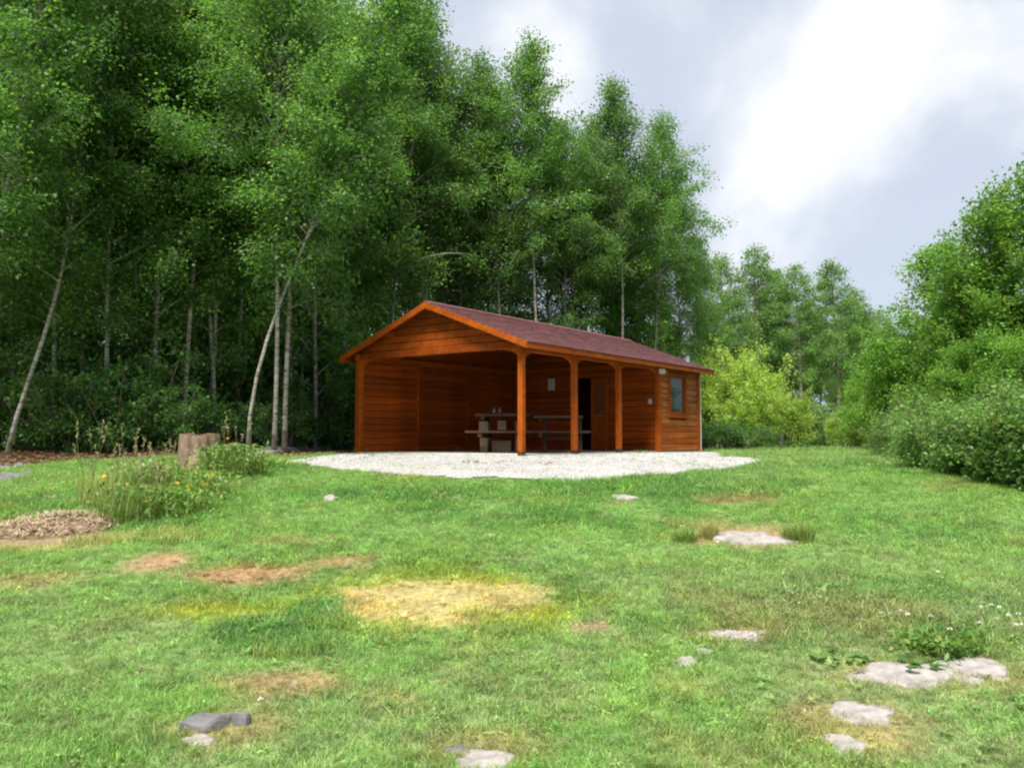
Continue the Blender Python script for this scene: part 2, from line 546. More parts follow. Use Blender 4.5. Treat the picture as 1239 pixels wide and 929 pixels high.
M_BLADE = leaf_mat('grass_blades', None, trans=.4, rough=.5, instancer_col=True)
M_WEED = leaf_mat('weed_leaves', [(0, (0.060, 0.156, 0.024)), (.5, (0.132, 0.264, 0.042)), (.8, (0.240, 0.312, 0.072)), (1, (0.504, 0.432, 0.192))], trans=.35)
M_SEED = leaf_mat('seed_heads', [(0, (.20, .19, .09)), (.6, (.34, .31, .16)), (1, (.46, .43, .25))], trans=.3)
M_YELLOW = leaf_mat('yellow_petals', [(0, (.65, .42, .02)), (1, (.80, .60, .03))], trans=.3)
M_CLOVER = leaf_mat('clover_heads', [(0, (.55, .55, .48)), (1, (.80, .80, .74))], trans=.2)
M_LITTER = leaf_mat('litter', [(0, (.09, .055, .03)), (.6, (.19, .12, .07)), (1, (.32, .21, .12))], trans=.15)

# ------------------------------------------------------------------ ground sheet
xs = np.concatenate([-np.geomspace(500, 13.2, 26), np.arange(-13, 13.01, .13), np.geomspace(13.2, 500, 26)])
ys = np.concatenate([-np.geomspace(60, 1.2, 9), np.arange(-1, 2.5, .4), np.arange(2.6, 27, .13), np.geomspace(27.2, 560, 44)])
XX, YY = np.meshgrid(xs, ys)
ZZ = ground_z(XX, YY)
nx, ny = len(xs), len(ys)
ii = np.arange(nx * ny).reshape(ny, nx)
Q = np.stack([ii[:-1, :-1], ii[:-1, 1:], ii[1:, 1:], ii[1:, :-1]], -1).reshape(-1, 4)
gm = mesh_np('ground', np.stack([XX, YY, ZZ], -1).reshape(-1, 3), Q)
gm.polygons.foreach_set('use_smooth', np.ones(len(Q), bool))
colr, _ = lawn_colour(XX.ravel(), YY.ravel())
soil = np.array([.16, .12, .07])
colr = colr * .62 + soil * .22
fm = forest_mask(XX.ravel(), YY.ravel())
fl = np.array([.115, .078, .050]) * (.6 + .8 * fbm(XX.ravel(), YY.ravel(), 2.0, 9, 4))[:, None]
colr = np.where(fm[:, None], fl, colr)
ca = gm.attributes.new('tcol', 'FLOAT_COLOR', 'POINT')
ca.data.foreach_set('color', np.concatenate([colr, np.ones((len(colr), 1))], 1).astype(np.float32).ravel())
m, nt, b = new_mat('turf')
at = N(nt, 'ShaderNodeAttribute', attribute_name='tcol')
tc = N(nt, 'ShaderNodeTexCoord')
nz = N(nt, 'ShaderNodeTexNoise', inp={'Scale': 26.0, 'Detail': 6.0, 'Roughness': .7})
mr = N(nt, 'ShaderNodeMapRange', inp={'From Min': .3, 'From Max': .7, 'To Min': .55, 'To Max': 1.45})
sc = N(nt, 'ShaderNodeVectorMath', operation='SCALE')
bp = N(nt, 'ShaderNodeBump', inp={'Strength': .7, 'Distance': .03})
nt.links.new(tc.outputs['Object'], nz.inputs['Vector'])
nt.links.new(nz.outputs['Fac'], mr.inputs['Value'])
nt.links.new(at.outputs['Color'], sc.inputs[0])
nt.links.new(mr.outputs[0], sc.inputs['Scale'])
nt.links.new(sc.outputs[0], b.inputs['Base Color'])
nt.links.new(nz.outputs['Fac'], bp.inputs['Height'])
nt.links.new(bp.outputs[0], b.inputs['Normal'])
b.inputs['Roughness'].default_value = .95
ground = link('ground', gm, m, kind='structure')

# gravel pad: a sheet lying on the ground, edge wandering
gx = np.arange(-7, 7.5, .1)
gy = np.arange(11, 26.5, .1)
GX, GY = np.meshgrid(gx, gy)
wobx = GX + (fbm(GX, GY, 1.5, 61, 3) - .5) * .5
woby = GY + (fbm(GX, GY, 1.5, 83, 3) - .5) * .5
keep = inside(GRAVEL, wobx, woby)
iv = np.arange(GX.size).reshape(GX.shape)
q = np.stack([iv[:-1, :-1], iv[:-1, 1:], iv[1:, 1:], iv[1:, :-1]], -1).reshape(-1, 4)
q = q[keep.ravel()[q].all(1)]
used = np.unique(q)
remap = np.full(GX.size, -1)
remap[used] = np.arange(len(used))
GV = np.stack([GX, GY, ground_z(GX, GY) + .014 + .010 * vnoise(GX, GY, 3, 2)], -1).reshape(-1, 3)[used]
pm = mesh_np('gravel_pad', GV, remap[q])
pm.polygons.foreach_set('use_smooth', np.ones(len(q), bool))
link('gravel_pad', pm, M_GRAV, kind='structure')


def gravel_mask(x, y):
    return inside(GRAVEL, x + (fbm(x, y, 1.5, 61, 3) - .5) * .5, y + (fbm(x, y, 1.5, 83, 3) - .5) * .5)


# ------------------------------------------------------------------ the cabin
W = CAB['W']
U0, U1, U2, U3, U4 = CAB['u']
OG, OS, OG2, ZE, ZR = .294, .368, .378, 2.30, 3.354
SL = (ZR - ZE) / (W / 2 + OS)
zroof = lambda v: ZR - SL * abs(v - W / 2)
cabin = thing('log_cabin', 'orange stained wooden cabin with an open porch and a dark red felt roof', 'cabin', (CAB['x'], CAB['y'], 0), CAB['yaw'])
FL = .03
PH, NP = .165, 13
MB().box((-.06, .02, -.05), (U4 + .02, W + .02, FL)).build('floor_slab', M_CONC, cabin)

# one board shape shared by every wall board: unit length along x, outer face towards -y
_c = .008
_prof = [(0.0, .002), (0.0, PH - .002), (-.018, PH - .003), (-.030, PH - .003 - _c), (-.030, .003 + _c), (-.018, .003)]
_V = [(0, a, z) for a, z in _prof] + [(1, a, z) for a, z in _prof]
_F = [(i, (i + 1) % 6, 6 + (i + 1) % 6, 6 + i) for i in range(6)] + [(5, 4, 3, 2, 1, 0), (6, 7, 8, 9, 10, 11)]
BOARD = {}


def board(mat, parent, p, length, rz):
    """a wall board starting at p, running along rz"""
    if mat.name not in BOARD:
        me = mesh_from('plank', _V, _F)
        me.materials.append(mat)
        BOARD[mat.name] = me
    o = link('plank', BOARD[mat.name], None, parent)
    o.location = (p[0], p[1], p[2] + random.uniform(-.0012, .0012))
    o.rotation_euler = (0, 0, rz)
    o.scale = (length, 1 + random.uniform(-.06, .06), 1)
    return o


# left long wall, seen from inside: boards face -y (towards the porch)
wall_l = MB().box((-.04, W + .002, FL), (U4, W + .05, 2.2)).build('wall', M_BACK, cabin)
bays = [(.07, U1 - .05), (U1 + .05, U2 - .05), (U2 + .05, U3 - .04)]
for r in range(NP):
    for a, c in bays:
        board(M_WOOD, wall_l, (a, W, FL + .005 + r * PH), c - a, 0)
for u in (U1, U2):
    MB().bar((u, W - .035, FL), (u, W - .035, 2.2), .10, .075, up=(0, 1, 0)).build('stud', M_WOOD, cabin)

# room front wall (faces the porch, -u) with its doorway
DV0, DV1, DZ = 2.02, 2.58, 2.03
mb = MB()
mb.box((U3 + .002, .07, FL), (U3 + .04, DV0, 2.2)).box((U3 + .002, DV1, FL), (U3 + .04, W, 2.2)).box((U3 + .002, DV0, DZ), (U3 + .04, DV1, 2.2))
mb.prism([(0.05, 2.2), (W - .05, 2.2), (W - .05, zroof(W - .05) - .07), (W / 2, ZR - .07), (.05, zroof(.05) - .07)], U3 + .003, U3 + .039, 0)
wall_f = mb.build('wall', M_BACK, cabin)
for r in range(NP):
    z = FL + .005 + r * PH
    segs = [(.08, DV0 - .06), (DV1 + .06, W - .04)] if z + PH < DZ + .08 else [(.08, W - .04)]
    for a, c in segs:
        board(M_WOOD, wall_f, (U3, c, z), c - a, -math.pi / 2)
for r in range(7):                                                     # boards of the inner gable above
    z = FL + .005 + (NP + r) * PH
    hw = (ZR - .09 - (z + PH)) / SL
    if hw > .15:
        a, c = max(.1, W / 2 - hw), min(W - .1, W / 2 + hw)
        board(M_WOOD, wall_f, (U3, c, z), c - a, -math.pi / 2)
# door frame and the door leaf folded back against the wall
df = MB()
df.box((U3 - .045, DV0 - .06, FL), (U3 + .045, DV0, DZ)).box((U3 - .045, DV1, FL), (U3 + .045, DV1 + .06, DZ)).box((U3 - .046, DV0 - .06, DZ), (U3 + .046, DV1 + .06, DZ + .06))
df.build('door_frame', M_TRIM, cabin)
dw = DV1 - DV0 - .02
xd = U3 - .095
mb = MB()
y1 = DV0 - .03
y0 = y1 - dw
mb.box((xd, y0, FL + .03), (xd + .04, y0 + .09, 1.99)).box((xd, y1 - .09, FL + .03), (xd + .04, y1, 1.99))
mb.box((xd + .001, y0 + .09, FL + .03), (xd + .039, y1 - .09, FL + .13)).box((xd + .001, y0 + .09, 1.88), (xd + .039, y1 - .09, 1.99)).box((xd + .001, y0 + .09, .92), (xd + .039, y1 - .09, 1.03))
door = mb.build('door', M_TRIM, cabin)
for k in range(5):
    w5 = (dw - .18) / 5
    MB().bar((xd + .022, y0 + .09 + w5 * (k + .5), FL + .13), (xd + .022, y0 + .09 + w5 * (k + .5), .92), w5 - .006, .02, c=.004, up=(1, 0, 0)).build('plank', M_TRIM, door)
MB().box((xd + .016, y0 + .09, 1.03), (xd + .024, y1 - .09, 1.88)).build('door_panel', M_BACK, door)
hm = MB().tube([(xd - .05, y0 + .05, 1.08), (xd - .05, y0 + .16, 1.08)], .009).tube([(xd, y0 + .05, 1.08), (xd - .05, y0 + .05, 1.08)], .009)
hm.build('handle', M_METAL, door)

# room side wall (faces -y) with the window
WU0, WU1, WZ0, WZ1 = 6.70, 7.62, 1.02, 2.03
mb = MB()
mb.box((U3 + .06, .002, FL), (WU0, .04, 2.14)).box((WU1, .002, FL), (U4 - .05, .04, 2.14)).box((WU0, .002, FL), (WU1, .04, WZ0)).box((WU0, .002, WZ1), (WU1, .04, 2.14))
wall_s = mb.build('wall', M_BACK, cabin)
a0, a1 = U3 + .075, U4 - .075
for r in range(NP):
    z = FL + .005 + r * PH
    if z + PH > 2.2:
        continue
    segs = [(a0, WU0 - .06), (WU1 + .06, a1)] if (z + PH > WZ0 - .05 and z < WZ1 + .02) else [(a0, a1)]
    for a, c in segs:
        board(M_WOODL, wall_s, (a, 0, z), c - a, 0)
mb = MB()
mb.box((WU0 - .08, -.055, WZ0 - .08), (WU0, .045, WZ1 + .08)).box((WU1, -.055, WZ0 - .08), (WU1 + .08, .045, WZ1 + .08))
mb.box((WU0, -.054, WZ0 - .08), (WU1, .044, WZ0)).box((WU0, -.054, WZ1), (WU1, .044, WZ1 + .08))
win = mb.build('window', M_TRIM, cabin)
mb = MB()
sw = .055
mb.box((WU0 + .004, -.02, WZ0 + .004), (WU0 + sw, .03, WZ1 - .004)).box((WU1 - sw, -.02, WZ0 + .004), (WU1 - .004, .03, WZ1 - .004))
mb.box((WU0 + sw, -.019, WZ0 + .004), (WU1 - sw, .029, WZ0 + sw)).box((WU0 + sw, -.019, WZ1 - sw), (WU1 - sw, .029, WZ1 - .004))
mb.build('sash', M_TRIM, win)
MB().box((WU0 + sw - .004, 0.0, WZ0 + sw - .004), (WU1 - sw + .004, .006, WZ1 - sw + .004)).build('pane', M_GLASS, win)
MB().box((WU0 - .10, -.10, WZ0 - .105), (WU1 + .10, -.03, WZ0 - .082)).build('sill', M_TRIM, win)
# far gable wall
MB().box((U4 - .04, .05, FL), (U4, W - .002, 2.2)).prism([(0.05, 2.2), (W - .05, 2.2), (W - .05, zroof(W - .05) - .07), (W / 2, ZR - .07), (.05, zroof(.05) - .07)], U4 - .039, U4 - .001, 0).build('wall', M_WOOD, cabin)
MB().box((U3 + .05, .05, FL), (U4 - .05, W - .01, FL + .02)).build('room_floor', M_ROOMIN, cabin)

# posts
for (u, v, zb) in ((U0, 0, -.05), (U1, 0, -.04), (U2, 0, -.02)):
    p = MB().bar((u, v, zb), (u, v, 2.14), .125, .125, up=(0, 1, 0)).build('post', M_TRIM, cabin)
    MB().bar((u, v, zb), (u, v, zb + .14), .131, .131, c=.014, up=(0, 1, 0)).build('post_foot', M_DARKW, p)
MB().bar((U0, W - .0, -.03), (U0, W, 2.2), .14, .16, up=(0, 1, 0)).build('post', M_TRIM, cabin)
MB().bar((U3, 0, -.02), (U3, 0, 2.14), .15, .14, up=(0, 1, 0)).build('corner_post', M_TRIM, cabin)
MB().bar((U4, 0, -.02), (U4, 0, 2.14), .15, .14, up=(0, 1, 0)).build('corner_post', M_TRIM, cabin)
# beams
MB().bar((-.12, 0, 2.24), (U4 + .12, 0, 2.24), .11, .2).build('eave_beam', M_TRIM, cabin)
MB().bar((-.12, W, 2.275), (U4 + .12, W, 2.275), .11, .15).build('eave_beam', M_TRIM, cabin)
MB().bar((0, .058, 2.285), (0, W - .058, 2.285), .10, .17).build('gable_beam', M_WOOD, cabin)
MB().bar((U3 - .08, .06, 2.30), (U3 - .08, W - .06, 2.30), .06, .12).build('tie_beam', M_WOOD, cabin)


def brace(u, v, du, dv, ztop, ln=.34, dp=.17):
    pr = [(0, 0), (ln, 0)] + [(ln * (1 - math.sin(t)) * .93 + .012, -dp + dp * .93 * math.cos(t) * 1.0 if False else -dp * (1 - math.cos(t)) ** .8 - .012) for t in np.linspace(.15, 1.45, 7)] + [(0, -dp)]
    mb = MB()
    n = len(pr)
    th = .035
    V = []
    for sgn in (-th, th):
        for s_, z_ in pr:
            V.append((u + du * (s_ + .062) + (sgn if dv else 0), v + dv * (s_ + .062) + (sgn if du else 0), ztop + z_))
    F = [(i, (i + 1) % n, n + (i + 1) % n, n + i) for i in range(n)] + [tuple(range(n - 1, -1, -1)), tuple(range(n, 2 * n))]
    mb.add(V, F)
    return mb.build('brace', M_TRIM, cabin)


for u in (U0, U1, U2):
    brace(u, 0, 1, 0, 2.139)
    if u > 0:
        brace(u, 0, -1, 0, 2.139)
brace(U3 - .01, 0, -1, 0, 2.139)
brace(0, 0, 0, 1, 2.199, .42, .16)
brace(0, W - .01, 0, -1, 2.199, .42, .16)
# front gable boards, each cut to the slope
gab = MB().prism([(.3, 2.372), (W - .3, 2.372), (W / 2, ZR - .10)], .012, .045, 0).build('gable', M_BACK, cabin)
z = 2.374
while z < ZR - .2:
    z1 = min(z + PH - .004, ZR - .11)
    h0, h1 = (ZR - .085 - z) / SL, (ZR - .085 - z1) / SL
    mb = MB()
    a = W / 2
    h0 = min(h0, W / 2 - .0)
    V = [(.010, a - h0, z), (.010, a + h0, z), (.010, a + h1, z1), (.010, a - h1, z1), (-.022, a - h0, z + .010), (-.022, a + h0, z + .010), (-.022, a + h1, z1 - .010), (-.022, a - h1, z1 - .010)]
    mb.add(V, [(3, 2, 1, 0), (4, 5, 6, 7), (0, 1, 5, 4), (1, 2, 6, 5), (2, 3, 7, 6), (3, 0, 4, 7)])
    mb.build('plank', M_WOOD, gab)
    z += PH
# roof: boarded deck, purlins, fascias, felt shingles
UA, UB = -OG, U4 + OG2
for sgn in (-1, 1):
    ve = W / 2 + sgn * (W / 2 + OS)
    vm = W / 2
    pr = [(vm, ZR - .014), (ve, ZE - .014), (ve, ZE - .044), (vm, ZR - .044)]
    if sgn > 0:
        pr = pr[::-1]
    deck = MB().prism(pr, UA, UB, 0).build('roof', M_WOOD, cabin)
    # soffit boards seen from below, at the front overhang and inside
    mb = MB()
    n_c = 19
    run = math.hypot(W / 2 + OS, ZR - ZE)
    dv, dz = (ve - vm) / run, (ZE - ZR) / run
    nv, nzv = -dz * (1 if sgn > 0 else -1), abs(dv)
    nv = sgn * abs(dz)
    rng = random.Random(5 + sgn)
    cw = run / n_c
    for c in range(n_c):
        off = .165 * (c % 2) + rng.uniform(-.01, .01)
        u = UA - .015 - off
        while u < UB + .015:
            ua, ub = max(u, UA - .015), min(u + .322, UB + .015)
            u += .328
            if ub - ua < .03:
                continue
            s0, s1 = c * cw, (c + 1) * cw + .015
            t0, t1 = .002, .015 + rng.uniform(0, .005)
            P = []
            for (uu, s_, t_) in ((ua, s0, t0), (ub, s0, t0), (ub, s1, t1), (ua, s1, t1), (ub, s1, -.006), (ua, s1, -.006)):
                P.append((uu, vm + dv * s_ + nv * t_, ZR - .012 + dz * s_ + nzv * t_))
            fs = [(0, 1, 2, 3), (3, 2, 4, 5), (0, 3, 5), (1, 4, 2)]
            if sgn < 0:
                fs = [f[::-1] for f in fs]
            mb.add(P, fs)
    o = mb.build('shingles', M_SHING, deck, kind='stuff')
    # bargeboards front and far end
    for (ua, ub) in ((UA - .004, UA - .030), (UB + .004, UB + .030)):
        pr = [(vm, ZR - .018), (ve, ZE - .018), (ve, ZE - .15), (vm, ZR - .15)]
        MB().prism(pr, ua, ub, 0).build('bargeboard', M_TRIM, cabin)
    v0, v1 = ve - sgn * .002, ve - sgn * .028
    MB().box((UA + .002, min(v0, v1), ZE - .135), (UB - .002, max(v0, v1), ZE - .046)).build('fascia', M_TRIM, cabin)
    vp = W / 2 + sgn * W * .26
    zp = zroof(vp) - .048 - .065
    MB().bar((UA + .02, vp, zp - .02), (UB - .02, vp, zp - .02), .07, .13).build('purlin', M_WOOD, cabin)
MB().bar((UA + .02, W / 2, ZR - .13), (UB - .02, W / 2, ZR - .13), .08, .13).build('purlin', M_WOOD, cabin)
mb = MB()
u = UA - .02
while u < UB:
    ub = min(u + .34, UB + .02)
    hw = .13
    t = .006 if int(u * 10) % 2 else .008
    V = [(u, W / 2 - hw, ZR - SL * hw + t + .004), (u, W / 2, ZR + t + .012), (u, W / 2 + hw, ZR - SL * hw + t + .004),
         (ub, W / 2 - hw, ZR - SL * hw + t + .008), (ub, W / 2, ZR + t + .016), (ub, W / 2 + hw, ZR - SL * hw + t + .008),
         (ub, W / 2 - hw, ZR - SL * hw - .01), (ub, W / 2 + hw, ZR - SL * hw - .01), (u, W / 2 - hw, ZR - SL * hw - .01), (u, W / 2 + hw, ZR - SL * hw - .01)]
    mb.add(V, [(0, 3, 4, 1), (1, 4, 5, 2), (0, 8, 6, 3), (2, 5, 7, 9), (3, 6, 7, 5, 4), (8, 0, 1, 2, 9)])
    u += .335
mb.build('ridge_cap', M_SHING, cabin)
# fittings
lp = MB().box((U3 - .085, -.175, 2.045), (U3 + .085, -.076, 2.165)).build('outdoor_lamp', M_WHITE, cabin)
MB().box((U3 - .07, -.155, 2.030), (U3 + .06, -.095, 2.043)).build('lamp_lens', M_GREYP, lp)
MB().box((U3 - .075, .16, 1.26), (U3 - .032, .25, 1.39)).build('switch_box', M_GREYP, cabin)
MB().tube([(U4 + .10, -.06, 0), (U4 + .10, -.06, 2.16)], .016, 8).build('downpipe', M_WHITE, cabin)
FU, FV = U4 - .02, .26
fl = MB().tube([(FU, FV, zroof(FV) - .04), (FU, FV, zroof(FV) + .17)], .055, 12).build('flue_pipe', M_METAL, cabin)
MB().tube([(FU, FV, zroof(FV) + .18), (FU, FV, zroof(FV) + .225), (FU, FV, zroof(FV) + .24)], [.085, .085, .03], 12).build('flue_cap', M_BLACK, fl)

# notice on the room wall
nm, nt, b = new_mat('printed_paper')
tc = N(nt, 'ShaderNodeTexCoord')
bk = N(nt, 'ShaderNodeTexBrick', inp={'Color1': (.10, .12, .14, 1), 'Color2': (.45, .5, .5, 1), 'Mortar': (.62, .68, .68, 1), 'Scale': 6.0, 'Mortar Size': .06, 'Brick Width': 1.6, 'Row Height': .35})
nt.links.new(tc.outputs['Generated'], bk.inputs['Vector'])
nt.links.new(bk.outputs[0], b.inputs['Base Color'])
nx_, ny_ = cab(U3 - .036, 3.33)
notice = thing('notice', 'small pale paper notice pinned to the dark back wall of the porch', 'notice', (nx_, ny_, 1.72), CAB['yaw'], data=MB().box((-.004, -.12, 0), (.0, .12, .33)).mesh('notice'), mat=nm)


# ------------------------------------------------------------------ picnic tables under the roof
def picnic_table(u, v, rot, label, heavy, L):
    x, y = cab(u, v)
    t = thing('picnic_table', label, 'picnic table', (x, y, FL), rot, 'picnic tables in the porch')
    top = .87 if heavy else .83
    wood = M_OLDW
    for k in range(5):
        yy = -.36 + k * .18
        MB().bar((-L / 2 + random.uniform(-.02, .02), yy, top), (L / 2 + random.uniform(-.02, .02), yy, top), .172, .07).build('tabletop_plank', wood, t)
    for s in (-1, 1):
        for k in range(2):
            yy = s * (.66 + .15 * k)
            MB().bar((-L / 2 - .16, yy, .475), (L / 2 + .16, yy, .475), .142, .05).build('bench_plank', wood, t)
    for s in (-1, 1):
        xx = s * (L / 2 - .17)
        MB().bar((xx, -.86, .40), (xx, .86, .40), .09, .10).build('crossbeam', M_DARKW, t)
        MB().bar((xx, -.42, top - .065), (xx, .42, top - .065), .09, .08).build('bearer', M_DARKW, t)
        if heavy:
            MB().bar((xx, -.30, .59), (xx, .30, .59), .21, .27, c=.02).build('upper_block', M_PALE, t)
            MB().bar((xx * .96, -.34, .17), (xx * .96, .34, .17), .17, .345, c=.02).build('lower_block', M_PALE, t)
        else:
            for q in (-1, 1):
                MB().bar((xx + .095, q * .72, 0), (xx + .095, q * .22, top - .03), .10, .09).build('leg', M_DARKW, t)
    if heavy:
        MB().bar((-.02, -.1, .30 / 2), (.42 - .44, .1, .30 / 2), .42, .28, c=.02).build('footing_block', M_PALE, t) if False else None
        MB().box((-.26, -.12, .001), (.20, .12, .27)).build('footing_block', M_PALE, t)
        MB().box((-.12, -.12, .53), (.08, .12, .74)).build('middle_block', M_PALE, t)
    else:
        MB().bar((-L / 2 + .17, 0, .33), (L / 2 - .17, 0, .33), .08, .08).build('stretcher', M_DARKW, t)
    return t


ROT = CAB['yaw'] + math.pi / 2
picnic_table(1.95, 1.95, -.12, 'heavy timber picnic table on pale blocks with two glasses on it', True, 1.2)
picnic_table(3.00, 1.10, -.05, 'plainer dark legged picnic table beside the block footed one', False, 1.15)
tx, ty = cab(1.95, 1.95)
tr = Matrix.Rotation(-.12, 3, 'Z')


def lathe(prof, n=14):
    mb = MB()
    V = [(r * math.cos(2 * math.pi * k / n), r * math.sin(2 * math.pi * k / n), z) for r, z in prof for k in range(n)]
    F = [(i * n + k, i * n + (k + 1) % n, (i + 1) * n + (k + 1) % n, (i + 1) * n + k) for i in range(len(prof) - 1) for k in range(n)]
    F.append(tuple(range(n - 1, -1, -1)))
    mb.add(V, F)
    return mb


gl = lathe([(.03, 0), (.034, .005), (.042, .13), (.039, .13), (.031, .012), (.001, .010)]).mesh('drinking_glass', True)
gl.materials.append(M_JAR)
for dx, lab in ((-.20, 'clear drinking glass on the block footed table, the one farther from the post'), (-.07, 'clear drinking glass on the block footed table, the one nearer the post')):
    p = tr @ Vector((dx, -.15, 0))
    thing('drinking_glass', lab, 'glass', (tx + p.x, ty + p.y, FL + .906), 0, 'glasses on the table', data=gl)
bt = lathe([(.035, 0), (.037, .01), (.037, .15), (.03, .18), (.014, .22), (.014, .27), (.016, .275), (.001, .278)]).mesh('bottle', True)
bx, by = cab(3.00, 1.10)
thing('bottle', 'dark slim bottle standing on the plainer picnic table', 'bottle', (bx - .40, by + .15, FL + .866), 0, data=bt, mat=M_DARKW)

# ------------------------------------------------------------------ stones in the lawn
CLEAR = []                                                              # (x, y, rx, ry) no grass here


def rock(px, py, wpx, hpx, label, mat, h=.035, seed=0, group=None, name='flat_stone', cat='stone'):
    h = h * .45 if h < .04 else h * .8
    rg = random.Random(seed * 7 + 1)
    x, y0 = G(px, py + hpx / 2)
    _, y1 = G(px, py - hpx / 2)
    x, y = G(px, py)
    y = (y0 + y1) / 2
    rx, ry = wpx / 2 / F_PX * y, max(.05, (y1 - y0) / 2)
    n = 22
    ph = [rg.uniform(0, 6.28) for _ in range(4)]
    am = [rg.uniform(.05, .14) for _ in range(4)]
    rad = lambda t: 1 + sum(am[k] * math.sin((k + 2) * t + ph[k]) for k in range(4)) + rg.uniform(-.05, .05)
    rr = [rad(2 * math.pi * k / n) for k in range(n)]
    V, F = [], []
    tilt = (rg.uniform(-.08, .08), rg.uniform(-.05, .1))
    for (sc_, zz) in ((1.02, -.06), (1.0, h * .35), (.93, h * .85), (.75, h), (.5, h * 1.05), (.25, h * .95)):
        for k in range(n):
            t = 2 * math.pi * k / n
            jx = rr[k] if sc_ > .6 else 1 + (rr[k] - 1) * sc_
            X, Y = rx * sc_ * jx * math.cos(t), ry * sc_ * jx * math.sin(t)
            z = zz + (gz(x + X, y + Y) - gz(x, y)) + (mnoise.noise((X * 9 + seed, Y * 9, 0)) * h * (.35 if mat is M_STONE else 1.1) + tilt[0] * X * .3 if zz > 0 else 0)
            V.append((X, Y, z))
    V.append((0, 0, h))
    for i in range(5):
        for k in range(n):
            F.append((i * n + k, i * n + (k + 1) % n, (i + 1) * n + (k + 1) % n, (i + 1) * n + k))
    for k in range(n):
        F.append((5 * n + k, 5 * n + (k + 1) % n, 6 * n))
    me = mesh_from(name, V, F)
    if mat is M_STONE:
        me.polygons.foreach_set('use_smooth', [True] * len(F))
    CLEAR.append((x, y, rx * .86, ry * .80))
    return thing(name, label, cat, (x, y, gz(x, y)), 0, group, data=me, mat=mat)


SG = 'flat stones showing through the lawn'
rock(1095, 817, 118, 34, 'largest pale flat stone, green leaves lying on its far edge', M_STONE, .03, 1, SG)
rock(1181, 812, 82, 32, 'pale flat stone at the far right, touching the largest one', M_STONE, .035, 2, SG)
rock(1042, 865, 78, 28, 'pale angular flat stone between the largest stone and the small rounded one', M_STONE, .03, 3, SG)
rock(1025, 902, 48, 26, 'rounded grey flat stone nearest the bottom on the right side', M_STONE, .025, 4, SG)
rock(890, 770, 76, 15, 'long narrow pale stone flush with the turf, right of the bare soil spot', M_STONE, .025, 5, SG)
rock(830, 803, 30, 13, 'small whitish stone below the long narrow one', M_STONE, .035, 6, SG)
rock(854, 790, 22, 7, 'tiny pale stone between the long narrow stone and the small whitish one', M_STONE, .03, 7, SG)
rock(250, 879, 50, 17, 'dark edged slate grey rock in the left foreground, larger of a close pair', M_STONED, .055, 8, SG)
rock(292, 874, 24, 11, 'small dark rock just right of the slate grey rock', M_STONED, .05, 9, SG)
rock(240, 897, 42, 13, 'low grey stone in front of the slate grey rock', M_STONE, .02, 10, SG)
rock(585, 922, 74, 24, 'pale stone cut by the bottom edge of the picture', M_STONE, .03, 11, SG)
rock(555, 908, 30, 14, 'grey half buried stone beside the pale one at the bottom edge', M_STONED, .02, 12, SG)
rock(907, 654, 82, 14, 'weathered flat rock between two dry tufts in the middle of the lawn', M_STONE, .06, 13, SG)
rock(755, 604, 28, 5, 'thin pale stone in front of the gravel, under the door side', M_STONE, .05, 14, SG)
rock(400, 605, 18, 5, 'small white stone in the grass below the open gable', M_STONE, .06, 15, SG)
rock(626, 622, 26, 3, 'faint grey stone below the near porch post', M_STONE, .035, 16, SG)
rock(552, 603, 22, 3, 'sliver of stone in front of the picnic tables', M_STONE, .035, 17, SG)
rock(12, 578, 46, 8, 'grey slab at the left edge of the lawn by the forest, nearer one', M_STONED, .05, 18, SG)
rock(8, 566, 40, 6, 'grey slab at the left edge of the lawn by the forest, farther one', M_STONED, .05, 19, SG)
rock(345, 546, 46, 8, 'brown grey boulder behind the stumps beside the gravel', M_STONED, .14, 20, SG)
rock(322, 551, 18, 7, 'pale boulder touching the smaller stump', M_STONE, .12, 21, SG)
rock(382, 545, 40, 5, 'dark low stone by the cabin corner at the end of the gravel', M_STONED, .07, 22, SG)
_x, _y = G(905, 654)

# ------------------------------------------------------------------ stumps and soil mound
m, nt, b = new_mat('stump_bark')
tc = N(nt, 'ShaderNodeTexCoord')
mp = N(nt, 'ShaderNodeMapping', inp={'Scale': (9, 9, 3)})
nz = N(nt, 'ShaderNodeTexNoise', inp={'Scale': 1.0, 'Detail': 7.0, 'Roughness': .7})
rp = N(nt, 'ShaderNodeValToRGB')
rp.color_ramp.elements[0].position, rp.color_ramp.elements[0].color = .33, (.09, .06, .045, 1)
rp.color_ramp.elements[1].position, rp.color_ramp.elements[1].color = .66, (.36, .26, .18, 1)
rp.color_ramp.elements.new(.5).color = (.20, .135, .09, 1)
nt.links.new(tc.outputs['Object'], mp.inputs[0])
nt.links.new(mp.outputs[0], nz.inputs['Vector'])
nt.links.new(nz.outputs['Fac'], rp.inputs['Fac'])
nt.links.new(rp.outputs[0], b.inputs['Base Color'])
bp = N(nt, 'ShaderNodeBump', inp={'Strength': .8, 'Distance': .04})
nt.links.new(nz.outputs['Fac'], bp.inputs['Height'])
nt.links.new(bp.outputs[0], b.inputs['Normal'])
b.inputs['Roughness'].default_value = .9
M_STUMP = m


